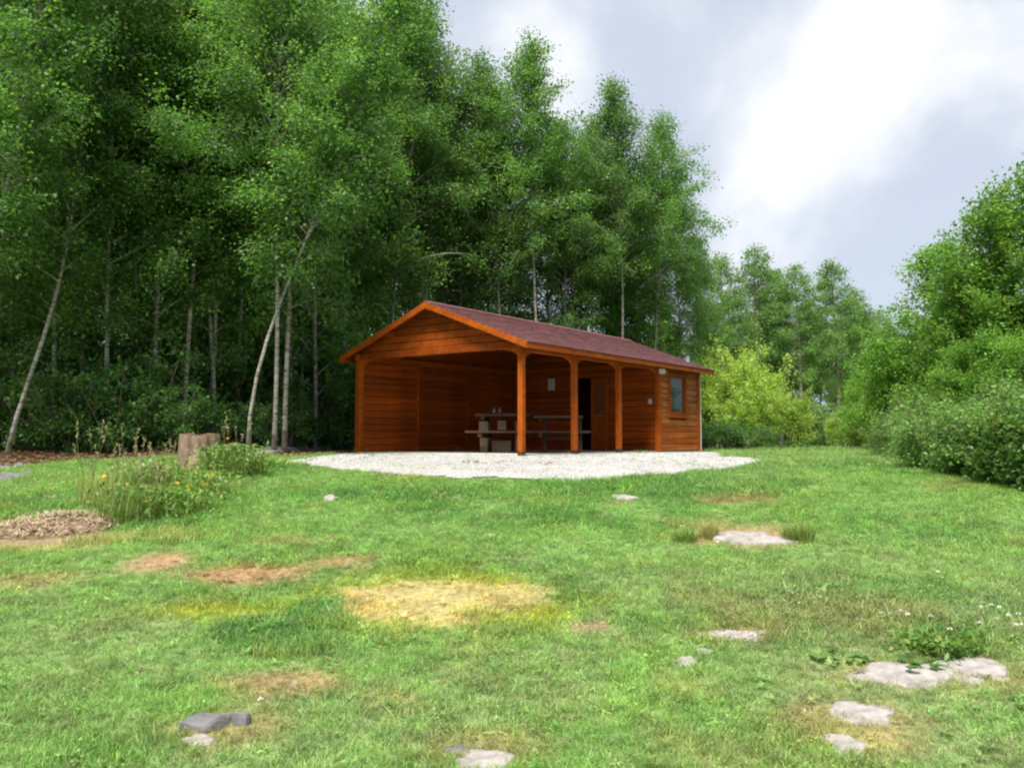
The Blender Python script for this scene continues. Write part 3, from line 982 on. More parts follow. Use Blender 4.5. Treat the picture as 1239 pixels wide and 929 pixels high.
def stump(px, py, wpx, toppy, label, seed):
    x, y = G(px, py)
    r = wpx / 2 / F_PX * y
    zt = CAMZ + (529.9 - toppy) / F_PX * y - gz(x, y)
    n = 64
    V, F = [], []
    fs = [(-.1, 1.12), (.0, 1.09), (.08, 1.04), (.3, 1.0), (.6, .98), (.9, .96), (1.0, .94)]
    for (f, s) in fs:
        for k in range(n):
            t = 2 * math.pi * k / n
            rr = r * s * (1 + .07 * math.sin(3 * t + seed) + .05 * math.sin(7 * t + 2 * seed) + .03 * math.sin(13 * t) + .035 * mnoise.noise((math.cos(t) * 7, math.sin(t) * 7, f * 2 + seed)) + (.12 * max(0, math.sin(4 * t + seed)) if f < .1 else 0))
            V.append((rr * math.cos(t), rr * math.sin(t), f * zt + (.02 * math.sin(2 * t + seed) if f > .85 else 0)))
    for i in range(len(fs) - 1):
        for k in range(n):
            F.append((i * n + k, i * n + (k + 1) % n, (i + 1) * n + (k + 1) % n, (i + 1) * n + k))
    o = thing('tree_stump', label, 'stump', (x, y, gz(x, y)), 0, 'cut stumps by the forest edge')
    me = mesh_from('stump_wood', V, F)
    me.polygons.foreach_set('use_smooth', [True] * len(F))
    link('bark', me, M_STUMP, o)
    top = V[-n:]
    tv = [(a * .99, b_ * .99, c - .004) for a, b_, c in top] + [(a * .5, b_ * .5, c + .012) for a, b_, c in top] + [(0, 0, zt)]
    tf = [(k, (k + 1) % n, n + (k + 1) % n, n + k) for k in range(n)] + [(n + k, n + (k + 1) % n, 2 * n) for k in range(n)]
    link('cut_face', mesh_from('cut_face', tv, tf), M_OLDW, o)
    CLEAR.append((x, y, r, r))
    return x, y, r


sx, sy, sr = stump(240, 568, 46, 526, 'tall tan tree stump with flaking bark at the forest edge', 1)
stump(283, 564, 28, 537, 'second lower tree stump, half hidden by leafy weeds', 4)

# heap of dry soil on the left
mx_, my_ = G(68, 640)
n = 26
V, F = [], []
for i in range(9):
    for k in range(n):
        t = 2 * math.pi * k / n
        f = i / 8
        r = f * (1 + .18 * math.sin(2 * t + 1) + .1 * math.sin(5 * t))
        X, Y = r * .54, r * .36
        X, Y = X * math.cos(t), Y * math.sin(t)
        hh = .12 * (1 - f ** 1.7) * (1 + .35 * mnoise.noise((X * 4, Y * 4, 2)) + .2 * mnoise.noise((X * 13, Y * 13, 5)))
        V.append((X, Y, hh + gz(mx_ + X, my_ + Y) - gz(mx_, my_) + (-.03 if i == 8 else .004)))
for i in range(8):
    for k in range(n):
        F.append((i * n + k, i * n + (k + 1) % n, (i + 1) * n + (k + 1) % n, (i + 1) * n + k))
mound = thing('soil_heap', 'low heap of dry brown soil and dead turf beside the tall weeds', 'soil heap', (mx_, my_, gz(mx_, my_)), 0)
link('mound', mesh_from('mound', V, F), M_SOIL, mound)
mb = MB()
rg = random.Random(3)
for k in range(70):
    t, r = rg.uniform(0, 6.28), math.sqrt(rg.random()) * .95
    X, Y = r * .66 * math.cos(t), r * .46 * math.sin(t)
    z0 = .12 * max(0, 1 - r ** 1.7) + gz(mx_ + X, my_ + Y) - gz(mx_, my_)
    s = rg.uniform(.012, .05)
    M = Matrix.Translation((X, Y, z0)) @ Matrix.Rotation(rg.uniform(0, 6), 4, (rg.random(), rg.random(), rg.random() + .1)) @ Matrix.Diagonal((s, s * rg.uniform(.5, 1), s * rg.uniform(.3, .7), 1))
    P = [M @ Vector(p) for p in ((1, 0, 0), (0, 1, 0), (-1, .1, 0), (.1, -1, 0), (0, .2, 1), (.1, 0, -1))]
    mb.add(P, [(0, 1, 4), (1, 2, 4), (2, 3, 4), (3, 0, 4), (1, 0, 5), (2, 1, 5), (3, 2, 5), (0, 3, 5)])
mb.build('clods', M_SOIL, mound, kind='stuff')
mb = MB()
for k in range(1700):
    t, r = rg.uniform(0, 6.28), math.sqrt(rg.random()) * 1.05
    X, Y = r * .70 * math.cos(t), r * .5 * math.sin(t)
    z0 = .13 * max(0, 1 - r ** 1.7) + gz(mx_ + X, my_ + Y) - gz(mx_, my_) + rg.uniform(0, .05)
    a, ln = rg.uniform(0, 6.28), rg.uniform(.04, .17)
    dx, dy, w = math.cos(a) * ln, math.sin(a) * ln, .006
    mb.add([(X - dy * w / ln, Y + dx * w / ln, z0), (X + dy * w / ln, Y - dx * w / ln, z0), (X + dx, Y + dy, z0 + rg.uniform(-.02, .05))], [(0, 1, 2)])
mb.build('dead_stalks', M_LITTERY, mound, kind='stuff')
CLEAR.append((mx_, my_, .5, .34))


# ------------------------------------------------------------------ plants: leaves on twigs
def leaves_mesh(name, C, D, Nn, L, Wd, rng, fold=.18, shift=0.0):
    """C centres of leaf bases, D pointing directions, Nn leaf normals; rhombic leaves folded along the midrib"""
    n = len(C)
    D = D / np.linalg.norm(D, axis=1, keepdims=True)
    S = np.cross(D, Nn)
    S /= np.linalg.norm(S, axis=1, keepdims=True) + 1e-9
    U = np.cross(S, D)
    L = np.broadcast_to(np.asarray(L, float), (n,))[:, None]
    Wd = np.broadcast_to(np.asarray(Wd, float), (n,))[:, None]
    V = np.empty((n, 4, 3), np.float32)
    V[:, 0] = C
    V[:, 1] = C + D * L * .45 + S * Wd * .5 + U * Wd * fold
    V[:, 2] = C + D * L
    V[:, 3] = C + D * L * .45 - S * Wd * .5 + U * Wd * fold
    Q = np.arange(n * 4).reshape(n, 4)
    me = mesh_np(name, V.reshape(-1, 3), Q)
    t = np.clip(rng.beta(2.0, 2.2, n) + shift, 0, 1)
    a = me.attributes.new('tint', 'FLOAT', 'POINT')
    a.data.foreach_set('value', np.repeat(t, 4).astype(np.float32))
    return me


def make_tree(seed, H, R, cb=.2, r0=None, lean=(0, 0), bend=0.0, nb=46, el=(35, 65), droop=.5, nsub=7, nleaf=6, leaf=.085, spread=.10, shape=1.0, top=.12, sides=7, stems=1, stem_spread=.3, leafw=.72, wiggle=.02, sub=.36, flat=.0, dead=0, jit=.65):
    """returns (wood mesh, leaf mesh). Limbs leave the trunk, twigs leave the limbs, leaves sit along the twigs."""
    rng = np.random.default_rng(seed)
    wood = MB()
    Cs, Ds, Ns, Ts = [], [], [], []
    for st in range(stems):
        Hs = H * (1 if stems == 1 else rng.uniform(.6, 1.0))
        if stems > 1:
            a = 2 * math.pi * st / stems + rng.uniform(-.5, .5)
            ln = np.array([math.cos(a), math.sin(a)]) * stem_spread * R * rng.uniform(.3, 1.0)
        else:
            ln = np.array(lean, float)
        K = 15
        tt = np.linspace(0, 1, K)
        ph = rng.uniform(0, 6.28, 4)
        px = ln[0] * (tt + bend * (tt ** 2 - tt)) + wiggle * Hs * (np.sin(4 * tt + ph[0]) - np.sin(ph[0])) * .5 + wiggle * .5 * Hs * (np.sin(9 * tt + ph[1]) - np.sin(ph[1])) * .5
        py = ln[1] * tt + wiggle * Hs * (np.sin(4.5 * tt + ph[2]) - np.sin(ph[2])) * .5
        T = np.stack([px, py, tt * Hs], 1)
        rb = (r0 if r0 else (.0044 if stems == 1 else .0085) * Hs) * (1 if stems == 1 else .6)
        rad = rb * (1 - .93 * tt) + .004
        rad[0] *= 1.25
        T[0, 2] = -.15
        wood.tube([tuple(p) for p in T], list(rad), sides)
        nbs = max(6, nb // stems)
        az = rng.uniform(0, 6.28)
        for i in range(nbs):
            t = cb + (.985 - cb) * ((i + rng.uniform(0, .9)) / nbs) ** .95
            az += 2.4 + rng.uniform(-.35, .35)
            f = (t - cb) / (1 - cb)
            prof = min(1, (f + top) / .30) ** .7 * (1 - f) ** (.75 * shape) * (1 - .45 * max(0, min(1, (f - .7) / .25))) + .07
            tb = rng.uniform(-.25, .25)
            Lb = R * prof * rng.uniform(jit, 1.85 - jit) * (1 if stems == 1 else .75)
            e0 = math.radians(el[0] + (el[1] - el[0]) * f + rng.uniform(-10, 10))
            p = np.array([np.interp(t, tt, T[:, k]) for k in range(3)])
            d = np.array([math.cos(az) * math.cos(e0), math.sin(az) * math.cos(e0), math.sin(e0)])
            pts = [p]
            nseg = 5
            for s in range(nseg):
                d = d + np.array([0, 0, -droop * (.06 + .16 * s / nseg)]) + rng.normal(0, .07, 3)
                d /= np.linalg.norm(d)
                pts.append(pts[-1] + d * Lb / nseg)
            pts = np.array(pts)
            rbr = max(.004, min(rad[0] * .42, .014 * Lb + .003))
            wood.tube([tuple(q) for q in pts], list(np.linspace(rbr, .003, len(pts))), 4, cap=False)
            ns = max(3, int(round(nsub * (.5 + .5 * Lb / R))))
            for j in range(ns):
                s = .22 + .78 * (j + rng.random()) / ns
                q = np.array([np.interp(s * nseg, np.arange(nseg + 1), pts[:, k]) for k in range(3)])
                dd = pts[min(nseg, int(s * nseg) + 1)] - pts[int(min(s * nseg, nseg - 1))]
                dd = dd / np.linalg.norm(dd) + rng.normal(0, .55, 3)
                dd[2] -= droop * .35
                dd[2] *= (1 - flat)
                dd /= np.linalg.norm(dd)
                Ls = max(.16, sub * R * rng.uniform(.5, 1.1) * (1.1 - .55 * s) * (.6 + .4 * prof))
                m1 = q + dd * Ls * .5
                m2 = q + dd * Ls + np.array([0, 0, -droop * .28 * Ls])
                wood.tube([tuple(q), tuple(m1), tuple(m2)], [.005, .004, .002], 3, cap=False)
                k = int(nleaf * (.3 + rng.gamma(1.6, .44)) * (1 + Ls / .4) * (.3 + .7 * min(1.2, Lb / R * 1.5))) + 1
                ss = rng.random(k)[:, None]
                cc = (q * (1 - ss) ** 2 + 2 * m1 * ss * (1 - ss) + m2 * ss ** 2) + rng.normal(0, spread, (k, 3)) * np.array([1, 1, .75])
                Cs.append(cc)
                Ts.append(np.full(k, tb * .4 + rng.normal(0, .09)))
                dv = rng.normal(0, 1, (k, 3)) + dd * .8
                dv[:, 2] -= .35 * droop
                Ds.append(dv)
                nn = rng.normal(0, .55, (k, 3)) + np.array([0, 0, .9]) + (q - np.array([T[7, 0], T[7, 1], q[2]])) * .35 / max(R, .5)
                Ns.append(nn)
    C, D, Nn = np.concatenate(Cs), np.concatenate(Ds), np.concatenate(Ns)
    C[:, 2] = np.maximum(C[:, 2], .03)
    Ls = leaf * rng.uniform(.65, 1.3, len(C))
    lm = leaves_mesh('crown', C, D, Nn, Ls, Ls * leafw, rng, shift=np.concatenate(Ts))
    wm = wood.mesh('trunk', True)
    return wm, lm


def plant(name, label, cat, x, y, meshes, bark, leafm, group=None, rz=None, s=1.0, sz=None, dz=0.0, wood_name='trunk', leaf_name='crown'):
    t = thing(name, label, cat, (x, y, gz(x, y) + dz), random.uniform(0, 6.28) if rz is None else rz, group)
    t.scale = (s, s, sz if sz else s)
    for nm, me, mt in ((wood_name, meshes[0], bark), (leaf_name, meshes[1], leafm)):
        o = link(nm, me, None, t)
        if not me.materials:
            me.materials.append(mt)
        elif me.materials[0] is not mt:
            o.material_slots[0].link = 'OBJECT'
            o.material_slots[0].material = mt
    return t


BP = dict(jit=.45, droop=1.0, nb=82, nsub=10, nleaf=24, leaf=.080, spread=.15, el=(36, 74), sub=.44, shape=1.0, top=.05)
birches = [make_tree(101, 13, 2.9, cb=.28, lean=(.3, .2), **BP), make_tree(102, 13, 3.1, cb=.33, lean=(-.4, .1), **BP),
           make_tree(103, 13, 2.8, cb=.40, lean=(.5, -.2), **BP), make_tree(104, 13, 3.0, cb=.42, lean=(.1, .3), **BP),
           make_tree(105, 13, 2.6, cb=.46, lean=(-.2, 0), **BP)]
edge_b = [make_tree(111, 12, 2.2, cb=.13, lean=(.4, -.2), **dict(BP, nb=72)), make_tree(112, 12, 2.4, cb=.22, lean=(-.3, -.3), **dict(BP, nb=72)), make_tree(113, 12, 2.0, cb=.17, lean=(.2, 0), **dict(BP, nb=72))]
back_b = [make_tree(121, 13, 2.6, cb=.06, **dict(BP, nb=54, nsub=7, nleaf=8, leaf=.15)), make_tree(122, 13, 2.7, cb=.10, **dict(BP, nb=54, nsub=7, nleaf=8, leaf=.15))]

# leaning birches with white stems that show against the dark wood
lean1 = make_tree(131, 11.5, 1.7, cb=.30, lean=(3.5, .3), bend=.5, r0=.037, wiggle=.04, **BP)
lean2 = make_tree(132, 11, 1.9, cb=.30, lean=(2.6, .2), bend=.5, r0=.041, wiggle=.045, **dict(BP, nb=50))
lean3 = make_tree(133, 12, 1.9, cb=.30, lean=(1.9, .2), bend=.2, r0=.039, wiggle=.035, **BP)
BG = 'birches along the forest edge'
x, y = AT(300, 17.6)
plant('birch_tree', 'white stemmed birch leaning right, left of the cabin, its pale trunk the clearest', 'birch tree', x, y, lean1, M_BIRCH, M_LBIRCH, BG, rz=0)
x, y = AT(8, 16.4)
plant('birch_tree', 'birch with a curved pale trunk rising from the far left forest edge', 'birch tree', x, y, lean2, M_BIRCH, M_LBIRCH, BG, rz=0)
x, y = AT(-60, 15.4)
plant('birch_tree', 'birch leaning in from beyond the left margin, pale trunk showing high up', 'birch tree', x, y, lean3, M_BIRCH, M_LBIRCH, BG, rz=0)
k = 0
for (px, d, s, rz, lab) in ((60, 18.2, 1.0, .4, 'leafy birch just right of the curved pale trunk at the far left'), (128, 17.8, .95, 2.1, 'leafy front birch above the wispy weeds by the soil heap'), (190, 18.6, 1.06, 4.0, 'leafy front birch above the flowering weed clump'),
                            (250, 19.6, 1.0, 1.2, 'leafy front birch directly behind the tan stump'), (345, 19.2, 1.08, 5.2, 'leafy front birch just right of the leaning pale trunk'), (368, 23.2, 1.0, 3.3, 'leafy birch left of the gable, behind the boulders by the gravel'),
                            (425, 25.5, 1.1, .9, 'tall leafy birch rising over the left end of the cabin roof'), (-110, 16.5, 1.0, 2.9, 'leafy birch beyond the left margin, its branches reaching in'), (-40, 18.5, 1.05, 1.7, 'leafy birch at the very left margin of the forest'), (20, 20, 1.1, 5.5, 'taller leafy birch behind the curved pale trunk at the far left')):
    x, y = AT(px, d)
    plant('birch_tree', lab, 'birch tree', x, y, edge_b[k % 3], M_BIRCH, M_LBIRCH, BG, rz=rz, s=s)
    k += 1
for (px, d, s, rz, v, lab) in ((222, 18.6, .95, .3, 0, 'slim birch stem in the shade left of the tan stump'), (238, 20.5, 1, 2, 1, 'slim birch stem rising behind the tan stump'), (262, 19.5, .9, 3, 3, 'slim birch stem behind the smaller stump'), (286, 21, 1, 4, 4, 'slim birch stem just left of the leaning pale trunk'),
                               (332, 18.4, .9, 5, 3, 'slim birch stem crossing the leaning pale trunk on its right'), (352, 21.5, 1, 1, 4, 'slim birch stem farther right of the leaning pale trunk'), (102, 19, 1, 2.5, 3, 'slim birch stem above the soil heap'), (160, 20.5, 1, .7, 4, 'slim birch stem above the tall pale grasses'), (375, 24.5, 1.05, 3.7, 1, 'slim birch stem nearest the left corner of the cabin')):
    x, y = AT(px, d)
    plant('birch_tree', lab, 'birch tree', x, y, birches[v], M_BIRCH, M_LBIRCH, BG, rz=rz, s=s)
# the row behind the cabin: (px, distance, height scale, rotation, kind, label)
RG_ = 'birches rising behind the cabin roof'
row = [(470, 26, 1.18, .2, 0, 'tall birch behind the peak of the cabin gable, its top beyond the upper edge'),
       (515, 27.5, 1.17, 1.7, 3, 'tall birch just right of the gable peak, its crown reaching the upper edge'),
       (555, 29.5, 1.07, 3.0, 1, 'birch behind the roof with a ragged crown at the start of the open sky'),
       (608, 28.5, .98, 4.4, 2, 'birch with a brownish slanting stem above the middle of the roof'),
       (648, 28, 1.06, 5.1, 4, 'tallest pointed birch standing clear against the sky behind the roof'),
       (686, 29, .90, .8, 0, 'white stemmed birch above the middle of the roof, lower than the pointed one'),
       (724, 30.5, .93, 2.2, 3, 'birch with a thin grey stem between the two white stemmed ones'),
       (752, 28.6, .98, 3.6, 4, 'birch with the whitest straight stem above the far half of the roof'),
       (792, 30, .93, 1.1, 2, 'birch with a feathery light top standing apart near the end of the roof'),
       (826, 31.5, .80, 5.8, 1, 'lower drooping birch at the right end of the row behind the cabin'),
       (490, 31, 1.12, 2.7, 1, 'birch filling the back of the row over the gable'), (537, 32, 1.0, .9, 0, 'birch at the back of the row over the near end of the roof'), (585, 32.5, .92, 5.0, 1, 'birch at the back of the row, left of the pointed one'),
       (668, 32, .93, 1.9, 1, 'birch at the back of the row, right of the pointed one'), (738, 33, .90, 4.1, 1, 'birch at the back of the row over the far half of the roof'), (775, 33.5, .84, 2.4, 0, 'birch at the back of the row, left of the feathery light one'),
       (848, 34.5, .66, .3, 0, 'small birch stepping down at the right end of the row')]
for (px, d, s, rz, v, lab) in row:
    x, y = AT(px, d)
    plant('birch_tree', lab, 'birch tree', x, y, birches[v], M_BIRCH, M_LBIRCH, RG_, rz=rz, s=s * .95, sz=s)
# the wood behind
rg = np.random.default_rng(5)
cnt = 0
spots = []
while cnt < 84:
    px, d = rg.uniform(-330, 800), rg.uniform(20, 44)
    x, y = AT(px, d)
    lim = 21 if px < 430 else 31.5
    if d < lim or any((x - a) ** 2 + (y - c) ** 2 < 2.4 for a, c in spots):
        continue
    spots.append((x, y))
    s = rg.uniform(.85, 1.15) * (1.0 if px < 520 else .80)
    plant('birch_tree', 'shaded forest birch deep behind the front row of trees', 'birch tree', x, y, back_b[cnt % 2], M_BIRCH, M_LBACK, 'birches deep in the wood', rz=rg.uniform(0, 6.28), s=s)
    cnt += 1

# undergrowth along the foot of the wood
bush_d = [make_tree(201 + k, 2.0, 1.2, cb=.1, stems=6, stem_spread=.9, nb=46, nsub=7, nleaf=12, leaf=.09, droop=.5, el=(10, 60), spread=.10, r0=.03, sides=5) for k in range(3)]
k = 0
for (px, d, s) in ((-90, 17, 1.1), (-30, 17.6, 1.0), (40, 17.6, .9), (85, 17.2, .85), (135, 17.0, .95), (175, 18, 1.1), (210, 17.3, .7), (262, 19.0, .7), (318, 19.6, .6), (345, 20.4, .75), (372, 22.5, 1.1), (415, 31, 1.9), (400, 29, 1.6), (110, 19.6, 1.5), (230, 20.6, 1.5), (310, 21.5, 1.5), (30, 20, 1.5), (180, 22, 1.6), (280, 23.5, 1.7), (400, 25, 1.7), (60, 23, 1.7), (350, 26, 1.8), (140, 25, 1.8), (-60, 21, 1.7)):
    x, y = AT(px, d)
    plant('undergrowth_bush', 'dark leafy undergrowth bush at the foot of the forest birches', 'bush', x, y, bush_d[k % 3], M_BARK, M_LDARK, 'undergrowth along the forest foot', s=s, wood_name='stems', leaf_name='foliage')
    k += 1
for (px, d, s, lab) in ((560, 30, 1.7, 'tall dark bush filling the gap behind the gable end of the roof'), (640, 31, 1.8, 'tall dark bush behind the middle of the roof'), (720, 32, 1.7, 'tall dark bush behind the far half of the roof'), (790, 31, 1.6, 'tall dark bush behind the far end of the roof')):
    x, y = AT(px, d)
    plant('undergrowth_bush', lab, 'bush', x, y, bush_d[k % 3], M_BARK, M_LBACK, 'bushes behind the cabin', s=s, sz=s * 1.5, wood_name='stems', leaf_name='foliage')
    k += 1

for i in range(40):
    px, d = rg.uniform(-340, 820), rg.uniform(40, 52)
    x, y = AT(px, d)
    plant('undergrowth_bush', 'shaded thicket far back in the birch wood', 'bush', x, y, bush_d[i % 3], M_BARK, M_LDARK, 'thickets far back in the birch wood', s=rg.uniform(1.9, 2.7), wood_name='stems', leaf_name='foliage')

# right of the cabin: pale willow bushes, dark low shrub
willow = [make_tree(221 + k, 4.0, 1.9, cb=.12, stems=7, stem_spread=.75, nb=76, nsub=8, nleaf=14, leaf=.11, leafw=.5, droop=.15, el=(40, 75), spread=.11, r0=.05, sides=5) for k in range(2)]
for (px, d, s, sz, lab) in ((893, 30, 1.0, 1.0, 'tall bright lime green bush behind the right end of the cabin'), (918, 31.5, 1.0, 1.0, 'second tall lime bush, its top just right of the cabin side one'),
                            (960, 23.8, .50, .50, 'small bright round lime bush at the end of the lawn'), (893, 28.0, .62, .55, 'lime bush low in front of the two tall ones'), (862, 31.5, .85, .95, 'lime bush partly hidden by the cabin roof corner')):
    x, y = AT(px, d)
    plant('willow_bush', lab, 'bush', x, y, willow[k % 2], M_BARK, M_LLIME, 'lime green bushes', s=s, sz=sz, wood_name='stems', leaf_name='foliage')
    k += 1
for (px, d, s, lab) in ((868, 25.6, .86, 'dark low shrub touching the far corner of the cabin'), (900, 26.4, .80, 'dark low shrub right of the one at the cabin corner'), (925, 28.5, .7, 'dark shrub at the foot of the lime bushes, beside the small round bush')):
    x, y = AT(px, d)
    plant('low_shrub', lab, 'shrub', x, y, bush_d[k % 3], M_BARK, M_LDARK, 'dark shrubs by the cabin', s=s * 1.1, sz=s * .62, wood_name='stems', leaf_name='foliage')
    k += 1
for (px, d, s, lab) in ((1000, 38, 1.1, 'dark bush in the shade where the path leaves the clearing'), (985, 46, 1.5, 'dark bush farther back under the conifers')):
    x, y = AT(px, d)
    plant('low_shrub', lab, 'shrub', x, y, bush_d[k % 3], M_BARK, M_LHEDGE, 'bushes under the conifers', s=s, wood_name='stems', leaf_name='foliage')
    k += 1

# far conifers
larch = [make_tree(301 + k, 14, 3.1, cb=.34, nb=84, nsub=9, nleaf=12, leaf=.24, leafw=.30, droop=.28, el=(2, 40), spread=.2, r0=.15, flat=.5, shape=.9, top=.25, sub=.34) for k in range(3)]
for (px, d, s, sz, v, lab) in ((880, 56, .85, .92, 1, 'conifer half hidden behind the birch row end'), (915, 58, 1.02, 1.0, 0, 'tallest larch, left of the gap, with a broad pale green top'), (945, 64, .95, .98, 1, 'narrow larch between the tallest one and the pair by the gap'),
                               (972, 57, .9, .90, 2, 'larch with a bare pale stem showing above the small lime bush'), (1012, 60, 1.0, .95, 1, 'rounded conifer with a bare white stem nearest the gap in the trees'),
                               (1040, 68, .95, .92, 0, 'dark conifer just right of the rounded one'), (1072, 72, .9, .85, 2, 'low conifer seen beside the big leafy tree on the right')):
    x, y = AT(px, d)
    plant('larch_tree', lab, 'conifer', x, y, larch[v], M_BARKG, M_LLARCH, 'conifers beyond the clearing', s=s, sz=sz)
for i in range(34):
    px, d = rg.uniform(790, 1330), rg.uniform(66, 100)
    x, y = AT(px, d)
    s = rg.uniform(.85, 1.0) * (.62 + .38 * d / 100)
    plant('larch_tree', 'conifer in the shaded stand behind the front conifers', 'conifer', x, y, larch[i % 3], M_BARK, M_LLARCH, 'conifers deep in the stand', s=s)

for i in range(26):
    px, d = rg.uniform(800, 1180), rg.uniform(74, 98)
    x, y = AT(px, d)
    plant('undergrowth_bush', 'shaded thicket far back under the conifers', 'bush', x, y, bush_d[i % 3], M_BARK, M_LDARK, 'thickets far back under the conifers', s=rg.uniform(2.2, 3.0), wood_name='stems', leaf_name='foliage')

# the right side: big leafy tree, saplings, hedge of brambles
oak = [make_tree(401, 6.5, 3.0, cb=.16, stems=3, stem_spread=.35, nb=84, nsub=9, nleaf=28, leaf=.09, leafw=.6, droop=.25, el=(20, 76), spread=.12, jit=.45, r0=.11, shape=.8),
       make_tree(402, 5.2, 2.45, cb=.12, stems=4, stem_spread=.5, nb=90, nsub=9, nleaf=29, leaf=.085, leafw=.62, droop=.3, el=(20, 70), spread=.12, r0=.08, shape=.8)]
for (px, d, s, sz, v, rz, lab) in ((1178, 15.6, .55, .56, 1, 3.3, 'low leafy tree growing out of the bramble hedge'), (1240, 14.8, .55, .58, 1, 1.3, 'low leafy tree behind the nearest brambles at the right margin'), (1205, 18.0, .95, .90, 0, .5, 'big leafy tree on the right, the tallest one near the lawn'), (1150, 20.5, .92, .84, 0, 2.6, 'leafy tree just left of and behind the tallest one on the right'), (1105, 21.5, .85, .76, 1, 4.0, 'mid height leafy bush tree sloping down towards the gap'),
                                   (1275, 17.5, 1.05, .97, 0, 4.4, 'leafy tree at the right margin beside the tallest one'), (1400, 16.5, 1.0, .95, 1, 2.2, 'leafy tree beyond the right margin'), (1530, 15.5, 1.0, .95, 0, 3.2, 'leafy tree farthest beyond the right margin'), (1085, 25, .8, .75, 1, 1.0, 'rounded bush at the left foot of the leafy trees'), (1055, 29, .75, .70, 1, 5.0, 'bush at the far end of the hedge by the gap')):
    x, y = AT(px, d)
    plant('leafy_tree', lab, 'tree', x, y, oak[v], M_BARK, M_LGREEN, 'leafy trees on the right', rz=rz, s=s, sz=sz)
hedge = [make_tree(421 + k, 1.5, 1.15, cb=.08, stems=8, stem_spread=1.0, nb=70, nsub=8, nleaf=17, leaf=.07, leafw=.66, droop=.7, el=(0, 65), spread=.10, r0=.022, sides=5) for k in range(3)]
hl = [(1072, 555, .42, 'bramble bush at the far end of the hedge'), (1104, 561, .5, 'bramble bush second from the far end of the hedge'), (1130, 568, .66, 'bramble bush third from the far end of the hedge'), (1150, 576, .8, 'bramble bush below the left side of the leafy trees'),
      (1185, 587, .85, 'bramble bush below the tallest leafy tree'), (1222, 598, .9, 'nearest bramble bush fully in the picture'), (1262, 606, .95, 'bramble bush cut by the right margin'), (1310, 612, 1.1, 'bramble bush just beyond the right margin'), (1375, 618, 1.1, 'bramble bush well beyond the right margin'), (1450, 624, 1.2, 'bramble bush farthest beyond the right margin'),
      (1122, 556, .75, 'taller bramble bush behind the far part of the hedge'), (1158, 561, .95, 'tall bramble bush behind the middle of the hedge'), (1205, 567, .95, 'tall bramble bush under the leafy trees'), (1240, 576, 1.05, 'tall bramble bush behind the nearest ones'), (1290, 586, 1.15, 'tall bramble bush behind the nearest one at the right margin'), (1095, 551, .7, 'tall bramble bush at the far end of the hedge')]
for (px, py, s, lab) in hl:
    x, y = G(px, py)
    x, y = x + .55 * s, y + .95 * s
    plant('bramble_bush', lab, 'bush', x, y, hedge[k % 3], M_BARK, M_LHEDGE, 'bramble hedge on the right', s=s, wood_name='stems', leaf_name='foliage')
    k += 1
for (px, d, s, lab) in ((1062, 23.5, .52, 'pale green bush at the foot of the leafy trees, left of the brambles'), (1100, 20.0, .42, 'pale green bush rising out of the middle of the bramble hedge'), (1037, 27, .40, 'pale green bush nearest the gap'), (1080, 25.5, .68, 'taller pale green bush standing behind the others by the gap')):
    x, y = AT(px, d)
    plant('pale_bush', lab, 'bush', x, y, willow[k % 2], M_BARK, M_LPALE, 'pale green bushes on the right', s=s, wood_name='stems', leaf_name='foliage')
    k += 1
for (px, d, s, lab) in ((1035, 30, .45, 'small pale bush at the far end of the lawn'), (1010, 33, .4, 'smallest pale bush where the path begins')):
    x, y = AT(px, d)
    plant('willow_bush', lab, 'bush', x, y, willow[0], M_BARK, M_LLIME, 'lime green bushes', s=s, wood_name='stems', leaf_name='foliage')


# ------------------------------------------------------------------ grass
def blades_mesh(name, nb, L, wd, rad, rng, lean=.35, seg=3):
    V, Q, T = [], [], []
    for i in range(nb):
        a, r = rng.uniform(0, 6.28), rad * math.sqrt(rng.random())
        x, y = r * math.cos(a), r * math.sin(a)
        l = L * rng.uniform(.55, 1.15)
        az = rng.uniform(0, 6.28)
        ln = lean * rng.uniform(.2, 1.6)
        t = rng.random()
        w = wd * rng.uniform(.7, 1.3)
        sx_, sy_ = -math.sin(az) * w / 2, math.cos(az) * w / 2
        b0 = len(V)
        for s in range(seg + 1):
            f = s / seg
            out = ln * l * f ** 1.8
            z = l * f * (1 - .35 * ln * f)
            k = (1 - f ** 2) if s < seg else .06
            V.append((x + math.cos(az) * out + sx_ * k, y + math.sin(az) * out + sy_ * k, z - .005))
            V.append((x + math.cos(az) * out - sx_ * k, y + math.sin(az) * out - sy_ * k, z - .005))
            T += [t, t]
        for s in range(seg):
            Q.append((b0 + 2 * s, b0 + 2 * s + 1, b0 + 2 * s + 3, b0 + 2 * s + 2))
    me = mesh_np(name, np.array(V), np.array(Q))
    a = me.attributes.new('tint', 'FLOAT', 'POINT')
    a.data.foreach_set('value', np.array(T, np.float32))
    return me


